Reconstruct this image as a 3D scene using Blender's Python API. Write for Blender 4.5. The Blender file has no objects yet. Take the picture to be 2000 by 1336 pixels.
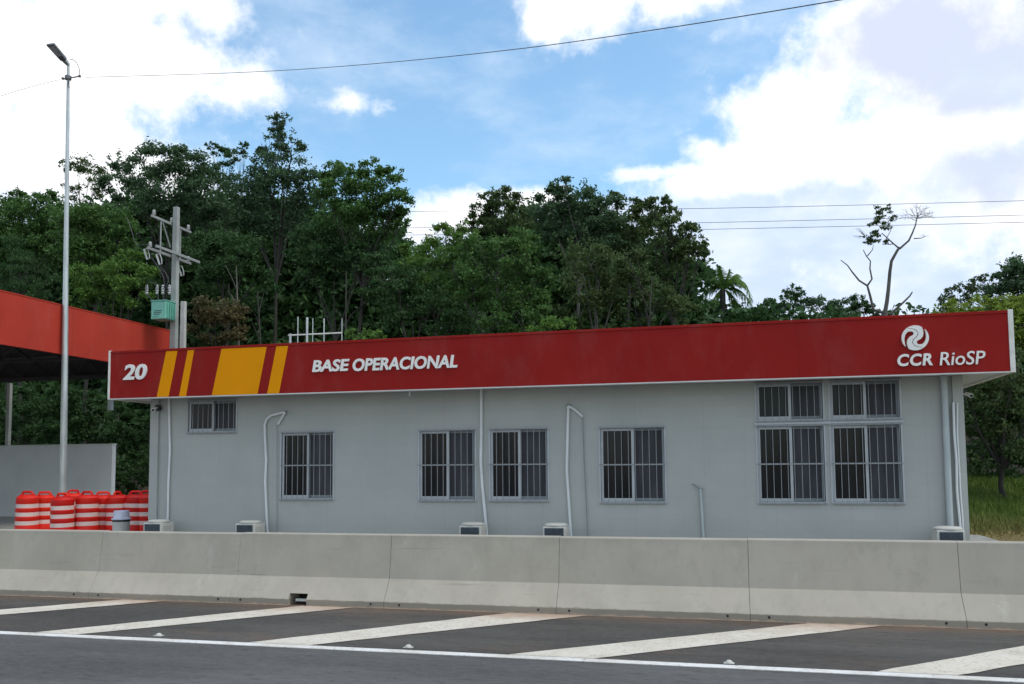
import bpy, math, random
import numpy as np
from mathutils import Vector, Matrix, noise
R = math.radians
sc = bpy.context.scene
random.seed(7); rng = np.random.default_rng(7)

# ------------------------------------------------------------------ camera
F, PPY, PITCH, YAW, ROLL, H = 1688., 785., R(4.12), R(13.95), R(-.47), 1.6
def axes():
    cy, sy = math.cos(YAW), math.sin(YAW)
    r = Vector((cy, sy, 0)); fw = Vector((-sy, cy, 0)); u = Vector((0, 0, 1))
    c, s = math.cos(PITCH), math.sin(PITCH); fw, u = c*fw + s*u, -s*fw + c*u
    c, s = math.cos(ROLL), math.sin(ROLL); r, u = c*r + s*u, -s*r + c*u
    return r, u, fw
CR, CU, CF = axes()
cam = bpy.data.objects.new('camera', bpy.data.cameras.new('camera'))
sc.collection.objects.link(cam); sc.camera = cam
m = Matrix((CR, CU, -CF)).transposed().to_4x4(); m.translation = (0, 0, H)
cam.matrix_world = m
cam.data.sensor_width = 36; cam.data.lens = 36*F/2000
cam.data.shift_x = 0; cam.data.shift_y = (PPY-668)/2000
cam.data.clip_end = 3000; cam.data.clip_start = .05
# the same camera used as a survey instrument: photo pixel -> point on a real plane
O = Vector((0, 0, H))
def ray(x, y): return (x-1000)/F*CR - (y-PPY)/F*CU + CF
def P(x, y, Y): d = ray(x, y); return O + d*(Y/d.y)
def PX(x, y, X): d = ray(x, y); return O + d*(X/d.x)

# ------------------------------------------------------------------ world and sun
SUN_EL, SUN_AZ = R(60), R(98)           # azimuth measured from +Y towards +X
sun = bpy.data.objects.new('sun', bpy.data.lights.new('sun', 'SUN'))
sc.collection.objects.link(sun)
sun.data.energy = 1.2; sun.data.angle = R(20); sun.data.color = (1, .94, .86)
sd = Vector((math.sin(SUN_AZ)*math.cos(SUN_EL), math.cos(SUN_AZ)*math.cos(SUN_EL), math.sin(SUN_EL)))
sun.rotation_euler = sd.to_track_quat('Z', 'Y').to_euler()
sc.view_settings.view_transform = 'Standard'; sc.view_settings.look = 'None'
sc.view_settings.gamma = 1; sc.view_settings.exposure = .47

w = bpy.data.worlds.new('World'); sc.world = w; w.use_nodes = True
nt = w.node_tree; nt.nodes.clear(); N = nt.nodes; LK = nt.links
def nd(t, **k):
    n = N.new(t)
    for a, b in k.items(): setattr(n, a, b)
    return n
def wm(op, a, b=None, c=None, clamp=False):
    n = nd('ShaderNodeMath', operation=op, use_clamp=clamp)
    for i, v in enumerate((a, b, c)):
        if v is None: continue
        if isinstance(v, (int, float)): n.inputs[i].default_value = v
        else: LK.new(v, n.inputs[i])
    return n.outputs[0]
def wv(op, a, b):
    n = nd('ShaderNodeVectorMath', operation=op)
    LK.new(a, n.inputs[0])
    if b is not None:
        if isinstance(b, tuple): n.inputs[1].default_value = b
        else: LK.new(b, n.inputs[1])
    return n
sky = nd('ShaderNodeTexSky', sky_type='NISHITA'); sky.sun_disc = False
sky.sun_elevation = SUN_EL; sky.sun_rotation = SUN_AZ
sky.air_density = 1.0; sky.dust_density = 1.2; sky.ozone_density = 1.6
tc = nd('ShaderNodeTexCoord')
sep = nd('ShaderNodeSeparateXYZ'); LK.new(tc.outputs['Generated'], sep.inputs[0])
az = wm('MULTIPLY', wm('ARCTAN2', sep.outputs[0], sep.outputs[1]), 57.2958)
el = wm('MULTIPLY', wm('ARCSINE', sep.outputs[2]), 57.2958)
cmb = nd('ShaderNodeCombineXYZ'); LK.new(az, cmb.inputs[0]); LK.new(el, cmb.inputs[1])
def noise_tex(scale, detail=6, rough=.55, off=(0, 0, 0), stretch=(1, 1, 1)):
    mp = nd('ShaderNodeMapping'); LK.new(tc.outputs['Generated'], mp.inputs[0])
    mp.inputs['Location'].default_value = off; mp.inputs['Scale'].default_value = stretch
    n = nd('ShaderNodeTexNoise'); LK.new(mp.outputs[0], n.inputs['Vector'])
    n.inputs['Scale'].default_value = scale; n.inputs['Detail'].default_value = detail
    n.inputs['Roughness'].default_value = rough
    return n.outputs[0]
def azel(px, py):
    d = ray(px, py).normalized()
    return math.degrees(math.atan2(d.x, d.y)), math.degrees(math.asin(d.z))
def blobs(lst, base=-9.):
    acc = None
    for px, py, rx, ry in lst:
        a, e = azel(px, py)
        kx = 57.3/F
        s1 = wv('SUBTRACT', cmb.outputs[0], (a, e, 0)).outputs[0]
        s2 = wv('MULTIPLY', s1, (1/(rx*kx), 1/(ry*kx), 0)).outputs[0]
        ln = nd('ShaderNodeVectorMath', operation='LENGTH'); LK.new(s2, ln.inputs[0])
        v = wm('SUBTRACT', 1, ln.outputs['Value'])
        if acc is None: acc = v
        else: acc = wm('SMOOTH_MAX', acc, v, .25)
    return acc
def smooth(x, lo, hi):
    n = nd('ShaderNodeMapRange', interpolation_type='SMOOTHSTEP')
    LK.new(x, n.inputs['Value']); n.inputs['From Min'].default_value = lo; n.inputs['From Max'].default_value = hi
    return n.outputs[0]
# cumulus banks by direction in the sky
white = blobs([(60, 60, 400, 300), (420, 20, 90, 70), (470, 175, 125, 66), (330, 150, 200, 110), (60, 300, 420, 130),
               (1120, -10, 150, 100), (1060, 40, 60, 50),
               (1360, -60, 260, 80), (1540, 215, 190, 105), (1630, 130, 90, 120), (1840, 255, 330, 100), (1480, 300, 150, 40), (1400, 350, 260, 42),
               (900, 420, 170, 60), (1040, 390, 120, 34), (1820, 60, 330, 190),
               (-500, 100, 500, 500), (2700, 150, 700, 400)])
n1 = noise_tex(9, 9, .62); n2 = noise_tex(30, 7, .6, (3, 1, 2))
edge = wm('ADD', white, wm('MULTIPLY', wm('SUBTRACT', wm('ADD', wm('MULTIPLY', n1, .62), wm('MULTIPLY', n2, .38)), .5), 3.0))
cum = smooth(edge, -.05, .70)
small = blobs([(688, 202, 96, 44), (1270, 338, 150, 34), (1380, 290, 70, 40), (1000, 380, 120, 30)])
nn = wm('SUBTRACT', wm('ADD', wm('MULTIPLY', noise_tex(16, 9, .65, (4, 2, 0), (1, 1, 1.8)), .6), wm('MULTIPLY', n2, .4)), .5)
cum = wm('MAXIMUM', cum, wm('MULTIPLY', smooth(wm('ADD', wm('MULTIPLY', small, .9), wm('MULTIPLY', nn, 2.3)), .24, .85), .9))
veil_b = blobs([(1750, 480, 560, 220), (1200, 470, 420, 90), (2300, 500, 500, 400), (1950, 80, 260, 220), (800, 520, 500, 90),(100, 420, 500, 120)])
veil = wm('MULTIPLY', smooth(wm('ADD', veil_b, wm('MULTIPLY', wm('SUBTRACT', noise_tex(5, 6, .55, (5, 5, 1)), .5), .5)), -.05, .35), .93)
# patchy cloud outside the photograph's view, so that the light stays that of a half-overcast day
far = smooth(noise_tex(3.2, 6, .6, (1, 8, 4)), .42, .62)
away = smooth(wv('DISTANCE', cmb.outputs[0], (-14., 16., 0)).outputs['Value'], 48, 60)
cum = wm('MAXIMUM', cum, wm('MULTIPLY', far, away))
# grey undersides inside the banks
grey_b = blobs([(1800, 90, 200, 110), (1950, 150, 150, 80), (1560, -10, 120, 50), (1980, 320, 200, 60)])
grey = smooth(wm('ADD', grey_b, wm('MULTIPLY', wm('SUBTRACT', noise_tex(11, 7, .6, (2, 2, 9)), .5), 2.6)), -.2, .7)
def mixc(f, a, b):
    n = nd('ShaderNodeMix', data_type='RGBA'); LK.new(f, n.inputs['Factor'])
    for s, v in (('A', a), ('B', b)):
        i = [q for q in n.inputs if q.name == s and q.type == 'RGBA'][0]
        if isinstance(v, tuple): i.default_value = v
        else: LK.new(v, i)
    return [q for q in n.outputs if q.type == 'RGBA'][0]
SKYC = 1.0
boost = nd('ShaderNodeMix', data_type='RGBA', blend_type='MULTIPLY'); boost.inputs['Factor'].default_value = 1
bi = [q for q in boost.inputs if q.type == 'RGBA']
LK.new(sky.outputs[0], bi[0]); bi[1].default_value = (1.85, 2.2, 2.1, 1)
skyc = [q for q in boost.outputs if q.type == 'RGBA'][0]
wisp = wm('MULTIPLY', smooth(noise_tex(7, 8, .6, (0, 4, 4), (1, 1, 2.2)), .40, .8), .55)
vcol = mixc(smooth(noise_tex(8, 7, .55, (7, 0, 3), (1, 1, 2)), .38, .7), (5.9, 7.0, 9.0, 1), (7.9, 8.5, 9.8, 1))
c0 = mixc(wisp, skyc, (6.5, 7.8, 9.4, 1))
c1 = mixc(veil, c0, vcol)
ccol = mixc(grey, (10.5, 10.6, 10.8, 1), (6.3, 6.9, 8.7, 1))
c2 = mixc(cum, c1, ccol)
bg = nd('ShaderNodeBackground'); LK.new(c2, bg.inputs['Color']); bg.inputs['Strength'].default_value = .085
wo = nd('ShaderNodeOutputWorld'); LK.new(bg.outputs[0], wo.inputs[0])

# ------------------------------------------------------------------ helpers
def link(o): sc.collection.objects.link(o); return o
def tag(o, label=None, cat=None, group=None, kind=None):
    if label: o['label'] = label
    if cat: o['category'] = cat
    if group: o['group'] = group
    if kind: o['kind'] = kind
    return o
def empty(name, loc=(0, 0, 0), label=None, cat=None, group=None):
    o = bpy.data.objects.new(name, None); o.location = loc; o.empty_display_size = .2; link(o)
    return tag(o, label, cat, group)
class MB:
    def __init__(s): s.v = []; s.f = []
    def add(s, vs, fs):
        b = len(s.v); s.v += [tuple(v) for v in vs]; s.f += [tuple(i+b for i in f) for f in fs]; return s
    def box(s, x0, x1, y0, y1, z0, z1):
        return s.add([(x0,y0,z0),(x1,y0,z0),(x1,y1,z0),(x0,y1,z0),(x0,y0,z1),(x1,y0,z1),(x1,y1,z1),(x0,y1,z1)],
                     [(0,3,2,1),(4,5,6,7),(0,1,5,4),(1,2,6,5),(2,3,7,6),(3,0,4,7)])
    def tube(s, pts, rad, n=8, cap=True):
        pts = [Vector(p) for p in pts]
        if isinstance(rad, (int, float)): rad = [rad]*len(pts)
        rings = []; up = None
        for i, p in enumerate(pts):
            t = (pts[min(i+1, len(pts)-1)] - pts[max(i-1, 0)]).normalized()
            if up is None: up = t.orthogonal().normalized()
            up = (up - t*up.dot(t))
            up = up.normalized() if up.length > 1e-6 else t.orthogonal().normalized()
            b = t.cross(up)
            rings.append([p + rad[i]*(math.cos(a)*up + math.sin(a)*b) for a in [2*math.pi*k/n for k in range(n)]])
        vs = [v for r_ in rings for v in r_]; fs = []
        for i in range(len(pts)-1):
            for k in range(n):
                k2 = (k+1) % n; fs.append((i*n+k, i*n+k2, (i+1)*n+k2, (i+1)*n+k))
        if cap: fs.append(tuple(range(n-1, -1, -1))); fs.append(tuple((len(pts)-1)*n+k for k in range(n)))
        return s.add(vs, fs)
    def lathe(s, prof, n=24, c=(0, 0, 0)):
        vs = []; fs = []
        for r_, z in prof:
            for k in range(n):
                a = 2*math.pi*k/n; vs.append((c[0]+r_*math.cos(a), c[1]+r_*math.sin(a), c[2]+z))
        for i in range(len(prof)-1):
            for k in range(n):
                k2 = (k+1) % n; fs.append((i*n+k, i*n+k2, (i+1)*n+k2, (i+1)*n+k))
        fs.append(tuple(range(n-1, -1, -1))); fs.append(tuple((len(prof)-1)*n+k for k in range(n)))
        return s.add(vs, fs)
    def prism(s, poly, y0, y1):       # polygon in x,z (counter-clockwise seen from -y), pushed along y
        n = len(poly)
        vs = [(x, y0, z) for x, z in poly] + [(x, y1, z) for x, z in poly]
        fs = [tuple(range(n)), tuple(range(2*n-1, n-1, -1))]
        for i in range(n):
            j = (i+1) % n; fs.append((i, i+n, j+n, j))
        return s.add(vs, fs)
    def extrude_x(s, prof, x0, x1):   # profile in y,z
        n = len(prof)
        vs = [(x0, y, z) for y, z in prof] + [(x1, y, z) for y, z in prof]
        fs = [tuple(range(n)), tuple(range(2*n-1, n-1, -1))]
        for i in range(n):
            j = (i+1) % n; fs.append((i, i+n, j+n, j))
        return s.add(vs, fs)
    def build(s, name, mat, parent=None, smooth=False, bevel=0, off=(0, 0, 0)):
        me = bpy.data.meshes.new(name)
        me.from_pydata([(v[0]-off[0], v[1]-off[1], v[2]-off[2]) for v in s.v], [], s.f); me.update()
        import bmesh
        bm = bmesh.new(); bm.from_mesh(me); bmesh.ops.recalc_face_normals(bm, faces=bm.faces); bm.to_mesh(me); bm.free()
        o = bpy.data.objects.new(name, me); link(o)
        if mat: me.materials.append(mat)
        if smooth:
            me.shade_smooth()
            try: me.set_sharp_from_angle(angle=R(35))
            except Exception: pass
        if bevel:
            b = o.modifiers.new('bevel', 'BEVEL'); b.width = bevel; b.segments = 2; b.limit_method = 'ANGLE'
        if parent: o.parent = parent
        return o
def copy_tree(o, parent=None):
    c = o.copy(); link(c); c.parent = parent
    for ch in list(o.children): copy_tree(ch, c)
    return c

# ------------------------------------------------------------------ materials
class MT:
    def __init__(s, name):
        s.m = bpy.data.materials.new(name); s.m.use_nodes = True
        s.nt = s.m.node_tree; s.n = s.nt.nodes; s.l = s.nt.links
        s.b = s.n['Principled BSDF']; s.tc = s.n.new('ShaderNodeTexCoord')
        s.geo = s.n.new('ShaderNodeNewGeometry')
        s.pos = s.geo.outputs['Position']
    def noise(s, scale, detail=5, rough=.6, stretch=(1, 1, 1), loc=(0, 0, 0)):
        mp = s.n.new('ShaderNodeMapping'); s.l.new(s.pos, mp.inputs[0])
        mp.inputs['Scale'].default_value = stretch; mp.inputs['Location'].default_value = loc
        n = s.n.new('ShaderNodeTexNoise'); s.l.new(mp.outputs[0], n.inputs['Vector'])
        n.inputs['Scale'].default_value = scale; n.inputs['Detail'].default_value = detail
        n.inputs['Roughness'].default_value = rough
        return n.outputs[0]
    def voronoi(s, scale, stretch=(1, 1, 1)):
        mp = s.n.new('ShaderNodeMapping'); s.l.new(s.pos, mp.inputs[0]); mp.inputs['Scale'].default_value = stretch
        n = s.n.new('ShaderNodeTexVoronoi'); s.l.new(mp.outputs[0], n.inputs['Vector']); n.inputs['Scale'].default_value = scale
        return n.outputs['Distance']
    def xyz(s):
        n = s.n.new('ShaderNodeSeparateXYZ'); s.l.new(s.pos, n.inputs[0]); return n.outputs
    def ramp(s, x, lo, hi, a=0., b=1.):
        n = s.n.new('ShaderNodeMapRange'); n.interpolation_type = 'SMOOTHSTEP'; s.l.new(x, n.inputs['Value'])
        n.inputs['From Min'].default_value = lo; n.inputs['From Max'].default_value = hi
        n.inputs['To Min'].default_value = a; n.inputs['To Max'].default_value = b
        return n.outputs[0]
    def math(s, op, a, b=None):
        n = s.n.new('ShaderNodeMath'); n.operation = op
        for i, v in enumerate((a, b)):
            if v is None: continue
            if isinstance(v, (int, float)): n.inputs[i].default_value = v
            else: s.l.new(v, n.inputs[i])
        return n.outputs[0]
    def mix(s, f, a, b, mode='MIX'):
        n = s.n.new('ShaderNodeMix'); n.data_type = 'RGBA'; n.blend_type = mode
        if isinstance(f, (int, float)): n.inputs['Factor'].default_value = f
        else: s.l.new(f, n.inputs['Factor'])
        ins = [q for q in n.inputs if q.type == 'RGBA']
        for i, v in zip(ins, (a, b)):
            if isinstance(v, tuple): i.default_value = v if len(v) == 4 else (*v, 1)
            else: s.l.new(v, i)
        return [q for q in n.outputs if q.type == 'RGBA'][0]
    def col(s, c):
        if isinstance(c, tuple): s.b.inputs['Base Color'].default_value = (*c[:3], 1)
        else: s.l.new(c, s.b.inputs['Base Color'])
    def set(s, rough=.7, metal=0, spec=.5):
        if isinstance(rough, (int, float)): s.b.inputs['Roughness'].default_value = rough
        else: s.l.new(rough, s.b.inputs['Roughness'])
        s.b.inputs['Metallic'].default_value = metal; s.b.inputs['Specular IOR Level'].default_value = spec
    def bump(s, h, strength=.3, dist=.01):
        n = s.n.new('ShaderNodeBump'); n.inputs['Strength'].default_value = strength; n.inputs['Distance'].default_value = dist
        s.l.new(h, n.inputs['Height']); s.l.new(n.outputs[0], s.b.inputs['Normal'])
def simple(name, c, rough=.6, metal=0, var=.12, scale=3, spec=.5, bump=0, stretch=(1, 1, 1)):
    t = MT(name); n = t.noise(scale, 6, .65, stretch)
    t.col(t.mix(t.ramp(n, .3, .7), tuple(x*(1-var) for x in c), tuple(x*(1+var) for x in c)))
    t.set(rough, metal, spec)
    if bump: t.bump(t.noise(scale*20, 4), bump, .004)
    return t.m

def m_asphalt(name, c1, c2, dirt=None):
    t = MT(name)
    a = t.ramp(t.noise(1.1, 6, .6, (.35, 1.6, 1)), .35, .68)
    col = t.mix(a, c1, c2)
    sp = t.ramp(t.noise(140, 2, .7), .35, .75)
    col = t.mix(t.math('MULTIPLY', sp, .45), col, tuple(x*1.9 for x in c2))
    st = t.ramp(t.noise(2.2, 5, .7, (.12, 2.2, 1), (3, 1, 0)), .52, .72)
    col = t.mix(t.math('MULTIPLY', st, .45), col, tuple(x*.6 for x in c1))
    if dirt:
        y = t.xyz()[1]
        nz = t.noise(1.7, 7, .7, (.6, 1.5, 1))
        e = t.math('ADD', y, t.math('MULTIPLY', t.math('SUBTRACT', nz, .5), .75))
        col = t.mix(t.math('MULTIPLY', t.ramp(e, 8.78, 9.2), .75), col, dirt)
        pt = t.ramp(t.noise(.9, 6, .7, (.5, 1.6, 1), (8, 2, 0)), .54, .74)
        col = t.mix(t.math('MULTIPLY', pt, .42), col, dirt)
    big = t.ramp(t.noise(.35, 5, .6, (.5, 2.2, 1), (4, 9, 0)), .38, .64)
    col = t.mix(t.math('MULTIPLY', big, .6), col, tuple(x*.62 for x in c1))
    m1 = t.ramp(t.noise(22, 5, .8, (.5, 1, 1), (2, 6, 0)), .42, .60)
    col = t.mix(t.math('MULTIPLY', m1, .2), col, tuple(x*1.7 for x in c2))
    m2 = t.ramp(t.noise(13, 6, .8, (.35, 1, 1), (7, 1, 0)), .52, .64)
    col = t.mix(t.math('MULTIPLY', m2, .5), col, tuple(x*.5 for x in c1))
    gr = t.ramp(t.noise(420, 2, .8), .60, .72)
    col = t.mix(t.math('MULTIPLY', gr, .55), col, (.26, .25, .24))
    ok = t.ramp(t.voronoi(.55, (.5, 1.3, 1)), .09, .03)
    col = t.mix(t.math('MULTIPLY', t.math('MULTIPLY', ok, t.ramp(t.noise(9, 5, .7), .35, .6)), .6), col, (.03, .029, .03))
    t.col(col); t.set(t.ramp(sp, 0, 1, .8, .95), 0, .25)
    t.bump(t.noise(160, 3, .7), .8, .008)
    return t.m
def m_paint(name, c, dusty=True):
    t = MT(name)
    wear = t.ramp(t.noise(26, 7, .8), .54, .64)
    broad = t.ramp(t.noise(2.5, 7, .7), .4, .62)
    col = t.mix(t.math('MULTIPLY', broad, .5), c, (.46, .40, .32))
    col = t.mix(t.math('MULTIPLY', wear, .75), col, (.17, .155, .14))
    wz = t.ramp(t.noise(90, 3, .8), .58, .7)
    col = t.mix(t.math('MULTIPLY', wz, .4), col, (.25, .23, .2))
    if dusty:
        y = t.xyz()[1]
        e = t.math('ADD', y, t.math('MULTIPLY', t.math('SUBTRACT', t.noise(2.5, 6, .7), .5), .7))
        col = t.mix(t.math('MULTIPLY', t.ramp(e, 8.55, 9.2), .8), col, (.36, .24, .17))
    t.col(col); t.set(.75, 0, .3); t.bump(t.noise(150, 3, .7), .4, .005)
    return t.m
def m_concrete(name='cast_concrete', c1=(.355, .322, .264), c2=(.415, .378, .315)):
    t = MT(name)
    oi = t.n.new('ShaderNodeObjectInfo')
    a = t.ramp(t.noise(1.3, 7, .62), .3, .7)
    col = t.mix(a, c1, c2)
    # every casting came out a little different
    col = t.mix(t.math('MULTIPLY', oi.outputs['Random'], .28), col, (.36, .33, .30))
    warm = t.ramp(t.noise(.8, 5, .6, (1, 1, 1), (9, 4, 1)), .5, .72)
    col = t.mix(t.math('MULTIPLY', warm, .5), col, (.43, .38, .32))
    sm = t.ramp(t.noise(7, 8, .72, (1, 1, .6), (6, 1, 5)), .5, .66)
    col = t.mix(t.math('MULTIPLY', sm, .2), col, (.26, .245, .21))
    eff = t.ramp(t.noise(2.6, 8, .7, (1, 1, .35), (1, 11, 7)), .58, .72)
    col = t.mix(t.math('MULTIPLY', eff, .4), col, (.52, .49, .43))
    scr = t.ramp(t.noise(5, 8, .75, (.12, 1, 3), (3, 3, 3)), .60, .67)
    col = t.mix(t.math('MULTIPLY', scr, .35), col, (.17, .16, .14))
    str_ = t.ramp(t.noise(3.2, 6, .65, (1, 1, .18), (2, 0, 5)), .5, .75)
    col = t.mix(t.math('MULTIPLY', str_, .25), col, (.235, .23, .20))
    z = t.xyz()[2]
    top = t.math('ADD', z, t.math('MULTIPLY', t.math('SUBTRACT', t.noise(4, 6, .7, (1, 1, .5)), .5), .35))
    col = t.mix(t.math('MULTIPLY', t.ramp(top, .68, .86), .35), col, (.24, .225, .19))
    bot = t.math('ADD', z, t.math('MULTIPLY', t.math('SUBTRACT', t.noise(6, 6, .7, (1, 1, 1)), .5), .08))
    col = t.mix(t.math('MULTIPLY', t.ramp(bot, .085, .07), .72), col, (.25, .215, .17))
    col = t.mix(t.math('MULTIPLY', t.ramp(bot, .022, .008), .9), col, (.50, .36, .26))
    pore = t.ramp(t.voronoi(23), .10, .05)
    pm = t.ramp(t.noise(3, 4, .7, (1, 1, 1), (5, 5, 5)), .52, .62)
    col = t.mix(t.math('MULTIPLY', t.math('MULTIPLY', pore, pm), .75), col, (.10, .095, .08))
    t.col(col); t.set(.88, 0, .25); t.bump(t.noise(60, 6, .7), .25, .006)
    return t.m
def m_wall():
    t = MT('painted_wall')
    n = t.ramp(t.noise(.9, 5, .6), .3, .7)
    col = t.mix(n, (.360, .372, .352), (.395, .404, .382))
    x, y, z = t.xyz()
    # painted blockwork: faint courses and joints
    br = t.n.new('ShaderNodeTexBrick'); cb = t.n.new('ShaderNodeCombineXYZ')
    t.l.new(x, cb.inputs[0]); t.l.new(z, cb.inputs[1]); t.l.new(cb.outputs[0], br.inputs['Vector'])
    br.inputs['Scale'].default_value = 1; br.inputs['Brick Width'].default_value = .6; br.inputs['Row Height'].default_value = .2
    br.inputs['Mortar Size'].default_value = .006; br.inputs['Mortar Smooth'].default_value = .8
    br.inputs['Color1'].default_value = (1, 1, 1, 1); br.inputs['Color2'].default_value = (.965, .965, .965, 1); br.inputs['Mortar'].default_value = (.88, .88, .88, 1)
    col = t.mix(.6, col, br.outputs['Color'], 'MULTIPLY')
    dr = t.ramp(t.noise(2.4, 6, .65, (1, 1, .1), (1, 7, 2)), .55, .8)
    col = t.mix(t.math('MULTIPLY', dr, .22), col, (.27, .29, .28))
    sk = t.ramp(t.noise(9, 6, .7, (1, 1, .05), (3, 7, 1)), .60, .74)
    col = t.mix(t.math('MULTIPLY', sk, .24), col, (.24, .25, .235))
    ptc = t.ramp(t.noise(.8, 2, .3, (1, 1, 1.6), (13, 2, 5)), .56, .565)
    col = t.mix(t.math('MULTIPLY', ptc, .10), col, (.46, .465, .45))
    jx = t.math('ABSOLUTE', t.math('SUBTRACT', t.math('FRACT', t.math('DIVIDE', t.math('ADD', x, 40.), 1.2)), .5))
    col = t.mix(t.ramp(jx, .4955, .4990, 0, .38), col, (.22, .235, .235))
    lo = t.math('ADD', z, t.math('MULTIPLY', t.math('SUBTRACT', t.noise(2.5, 6, .7), .5), .6))
    col = t.mix(t.math('MULTIPLY', t.ramp(lo, .75, .1), .35), col, (.36, .345, .30))
    t.col(col); t.set(.62, 0, .4); t.bump(br.outputs['Fac'], .25, -.004)
    return t.m
def m_red(name, c, seam=1.22, x_axis=0):
    t = MT(name)
    n = t.ramp(t.noise(.7, 5, .6), .3, .7)
    col = t.mix(n, tuple(q*.92 for q in c), tuple(q*1.08 for q in c))
    ax = t.xyz()[x_axis]
    fr = t.math('ABSOLUTE', t.math('SUBTRACT', t.math('FRACT', t.math('DIVIDE', t.math('ADD', ax, 40.3), seam)), .5))
    col = t.mix(t.ramp(fr, .4955, .499, 0, .45), col, tuple(q*.5 for q in c))
    st = t.ramp(t.noise(5, 6, .7, (1, 1, .22), (4, 4, 4)), .68, .80)
    col = t.mix(t.math('MULTIPLY', st, .16), col, (.42, .30, .26))
    dust = t.ramp(t.noise(2.2, 5, .6, (1, 1, .5), (1, 9, 3)), .45, .8)
    col = t.mix(t.math('MULTIPLY', dust, .10), col, (.3, .2, .17))
    t.col(col); t.set(.6, 0, .12); t.bump(t.noise(1.1, 3, .5), .12, .02)
    return t.m
M = {}
M['lane'] = m_asphalt('lane_asphalt', (.078, .076, .074), (.112, .109, .105))
M['shoulder'] = m_asphalt('shoulder_asphalt', (.052, .047, .042), (.088, .080, .071), (.19, .115, .075))
M['line'] = m_paint('white_line_paint', (.68, .665, .64), False)
M['hatch'] = m_paint('hatch_paint', (.60, .548, .468))
M['concrete'] = m_concrete()
M['yard'] = simple('yard_paving', (.26, .25, .23), .9, var=.2, bump=.3)
M['wall'] = m_wall()
M['red'] = m_red('fascia_red', (.262, .0105, .0085))
M['canopy_red'] = m_red('canopy_red', (.40, .040, .024), 2.4, 1)
M['yellow'] = simple('stripe_yellow', (.74, .275, .001), .7, var=.04, scale=1, spec=.1)
M['white'] = simple('letter_white', (.78, .76, .72), .5, var=.04)
M['trim'] = simple('trim_white', (.66, .64, .59), .55, var=.1, scale=6)
M['soffit'] = simple('soffit_board', (.55, .55, .53), .7, var=.06)
M['alu'] = simple('window_aluminium', (.42, .44, .46), .45, .15, var=.08)
M['bars'] = simple('grille_paint', (.27, .28, .29), .6, .1, var=.1, scale=9)
M['pvc'] = simple('white_pvc', (.64, .66, .66), .45, var=.06)
M['pvc_grey'] = simple('painted_pipe', (.40, .44, .445), .55, var=.06)
M['thin'] = simple('grey_cable', (.22, .25, .26), .6)
M['ac_body'] = simple('condenser_shell', (.50, .49, .45), .5, var=.1)
M['ac_grille'] = simple('condenser_fins', (.035, .05, .065), .5, var=.25, scale=12)
M['black'] = simple('black_plastic_and_shade', (.012, .012, .013), .45)  # plastic parts, and the shade inside the barrier's openings
M['galv'] = simple('galvanised_steel', (.46, .48, .47), .42, .55, var=.14, scale=3, stretch=(3, 3, .7))
M['head'] = simple('lamp_housing', (.16, .16, .17), .5, .3)
M['lens'] = simple('lamp_lens', (.42, .42, .44), .25)
M['pole_concrete'] = simple('pole_concrete', (.30, .31, .29), .85, var=.15, scale=2)
M['post_concrete'] = simple('post_concrete', (.42, .41, .38), .85, var=.12, scale=2)
M['steel'] = simple('crossarm_steel', (.27, .28, .27), .6, .2, var=.1)
M['teal'] = simple('transformer_green', (.155, .42, .325), .45, var=.07)
M['porcelain'] = simple('porcelain', (.42, .42, .41), .3)
M['wire'] = simple('wire', (.05, .05, .055), .6)
def m_drum():
    t = MT('drum_red'); oi = t.n.new('ShaderNodeObjectInfo')
    col = t.mix(oi.outputs['Random'], (.56, .010, .008), (.76, .024, .008))
    sc_ = t.ramp(t.noise(11, 8, .75), .60, .70)
    col = t.mix(t.math('MULTIPLY', sc_, .3), col, (.30, .05, .035))
    t.col(col); t.set(.5, 0, .3); return t.m
M['drum'] = m_drum()
M['drum_white'] = simple('reflective_band', (.74, .56, .52), .5, var=.08)
M['gwall'] = simple('grey_render', (.56, .57, .57), .85, var=.07, scale=.6)
M['gwall_cap'] = simple('wall_cap', (.5, .5, .48), .8)
M['shade_dark'] = simple('shade_dark', (.045, .04, .04), .7)  # near-black tone carries the shade under the canopy and behind the windows
M['bin'] = simple('bin_grey', (.50, .49, .45), .55)
M['lid'] = simple('lid_lilac_white', (.62, .62, .74), .4)
M['stud'] = simple('stud_white', (.50, .48, .44), .6)
M['decal'] = simple('decal_dark', (.03, .09, .07), .6)
M['bark'] = simple('bark', (.04, .036, .029), .9, var=.35, scale=3, stretch=(1, 1, .3), bump=.6)
M['bark_pale'] = simple('pale_bark', (.11, .10, .085), .9, var=.3, scale=3, stretch=(1, 1, .3))
def m_pane(name, c, s):
    t = MT(name)
    n = t.ramp(t.noise(2.2, 4, .5, (3.2, 1, .5)), .35, .7)
    t.col(t.mix(n, c, tuple(q*s for q in c))); t.set(.1, 0, .16)
    return t.m
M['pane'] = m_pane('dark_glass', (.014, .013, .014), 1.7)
M['screen'] = m_pane('screened_glass', (.036, .036, .042), 1.7)
M['screen'].node_tree.nodes['Principled BSDF'].inputs['Roughness'].default_value = .35

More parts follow.
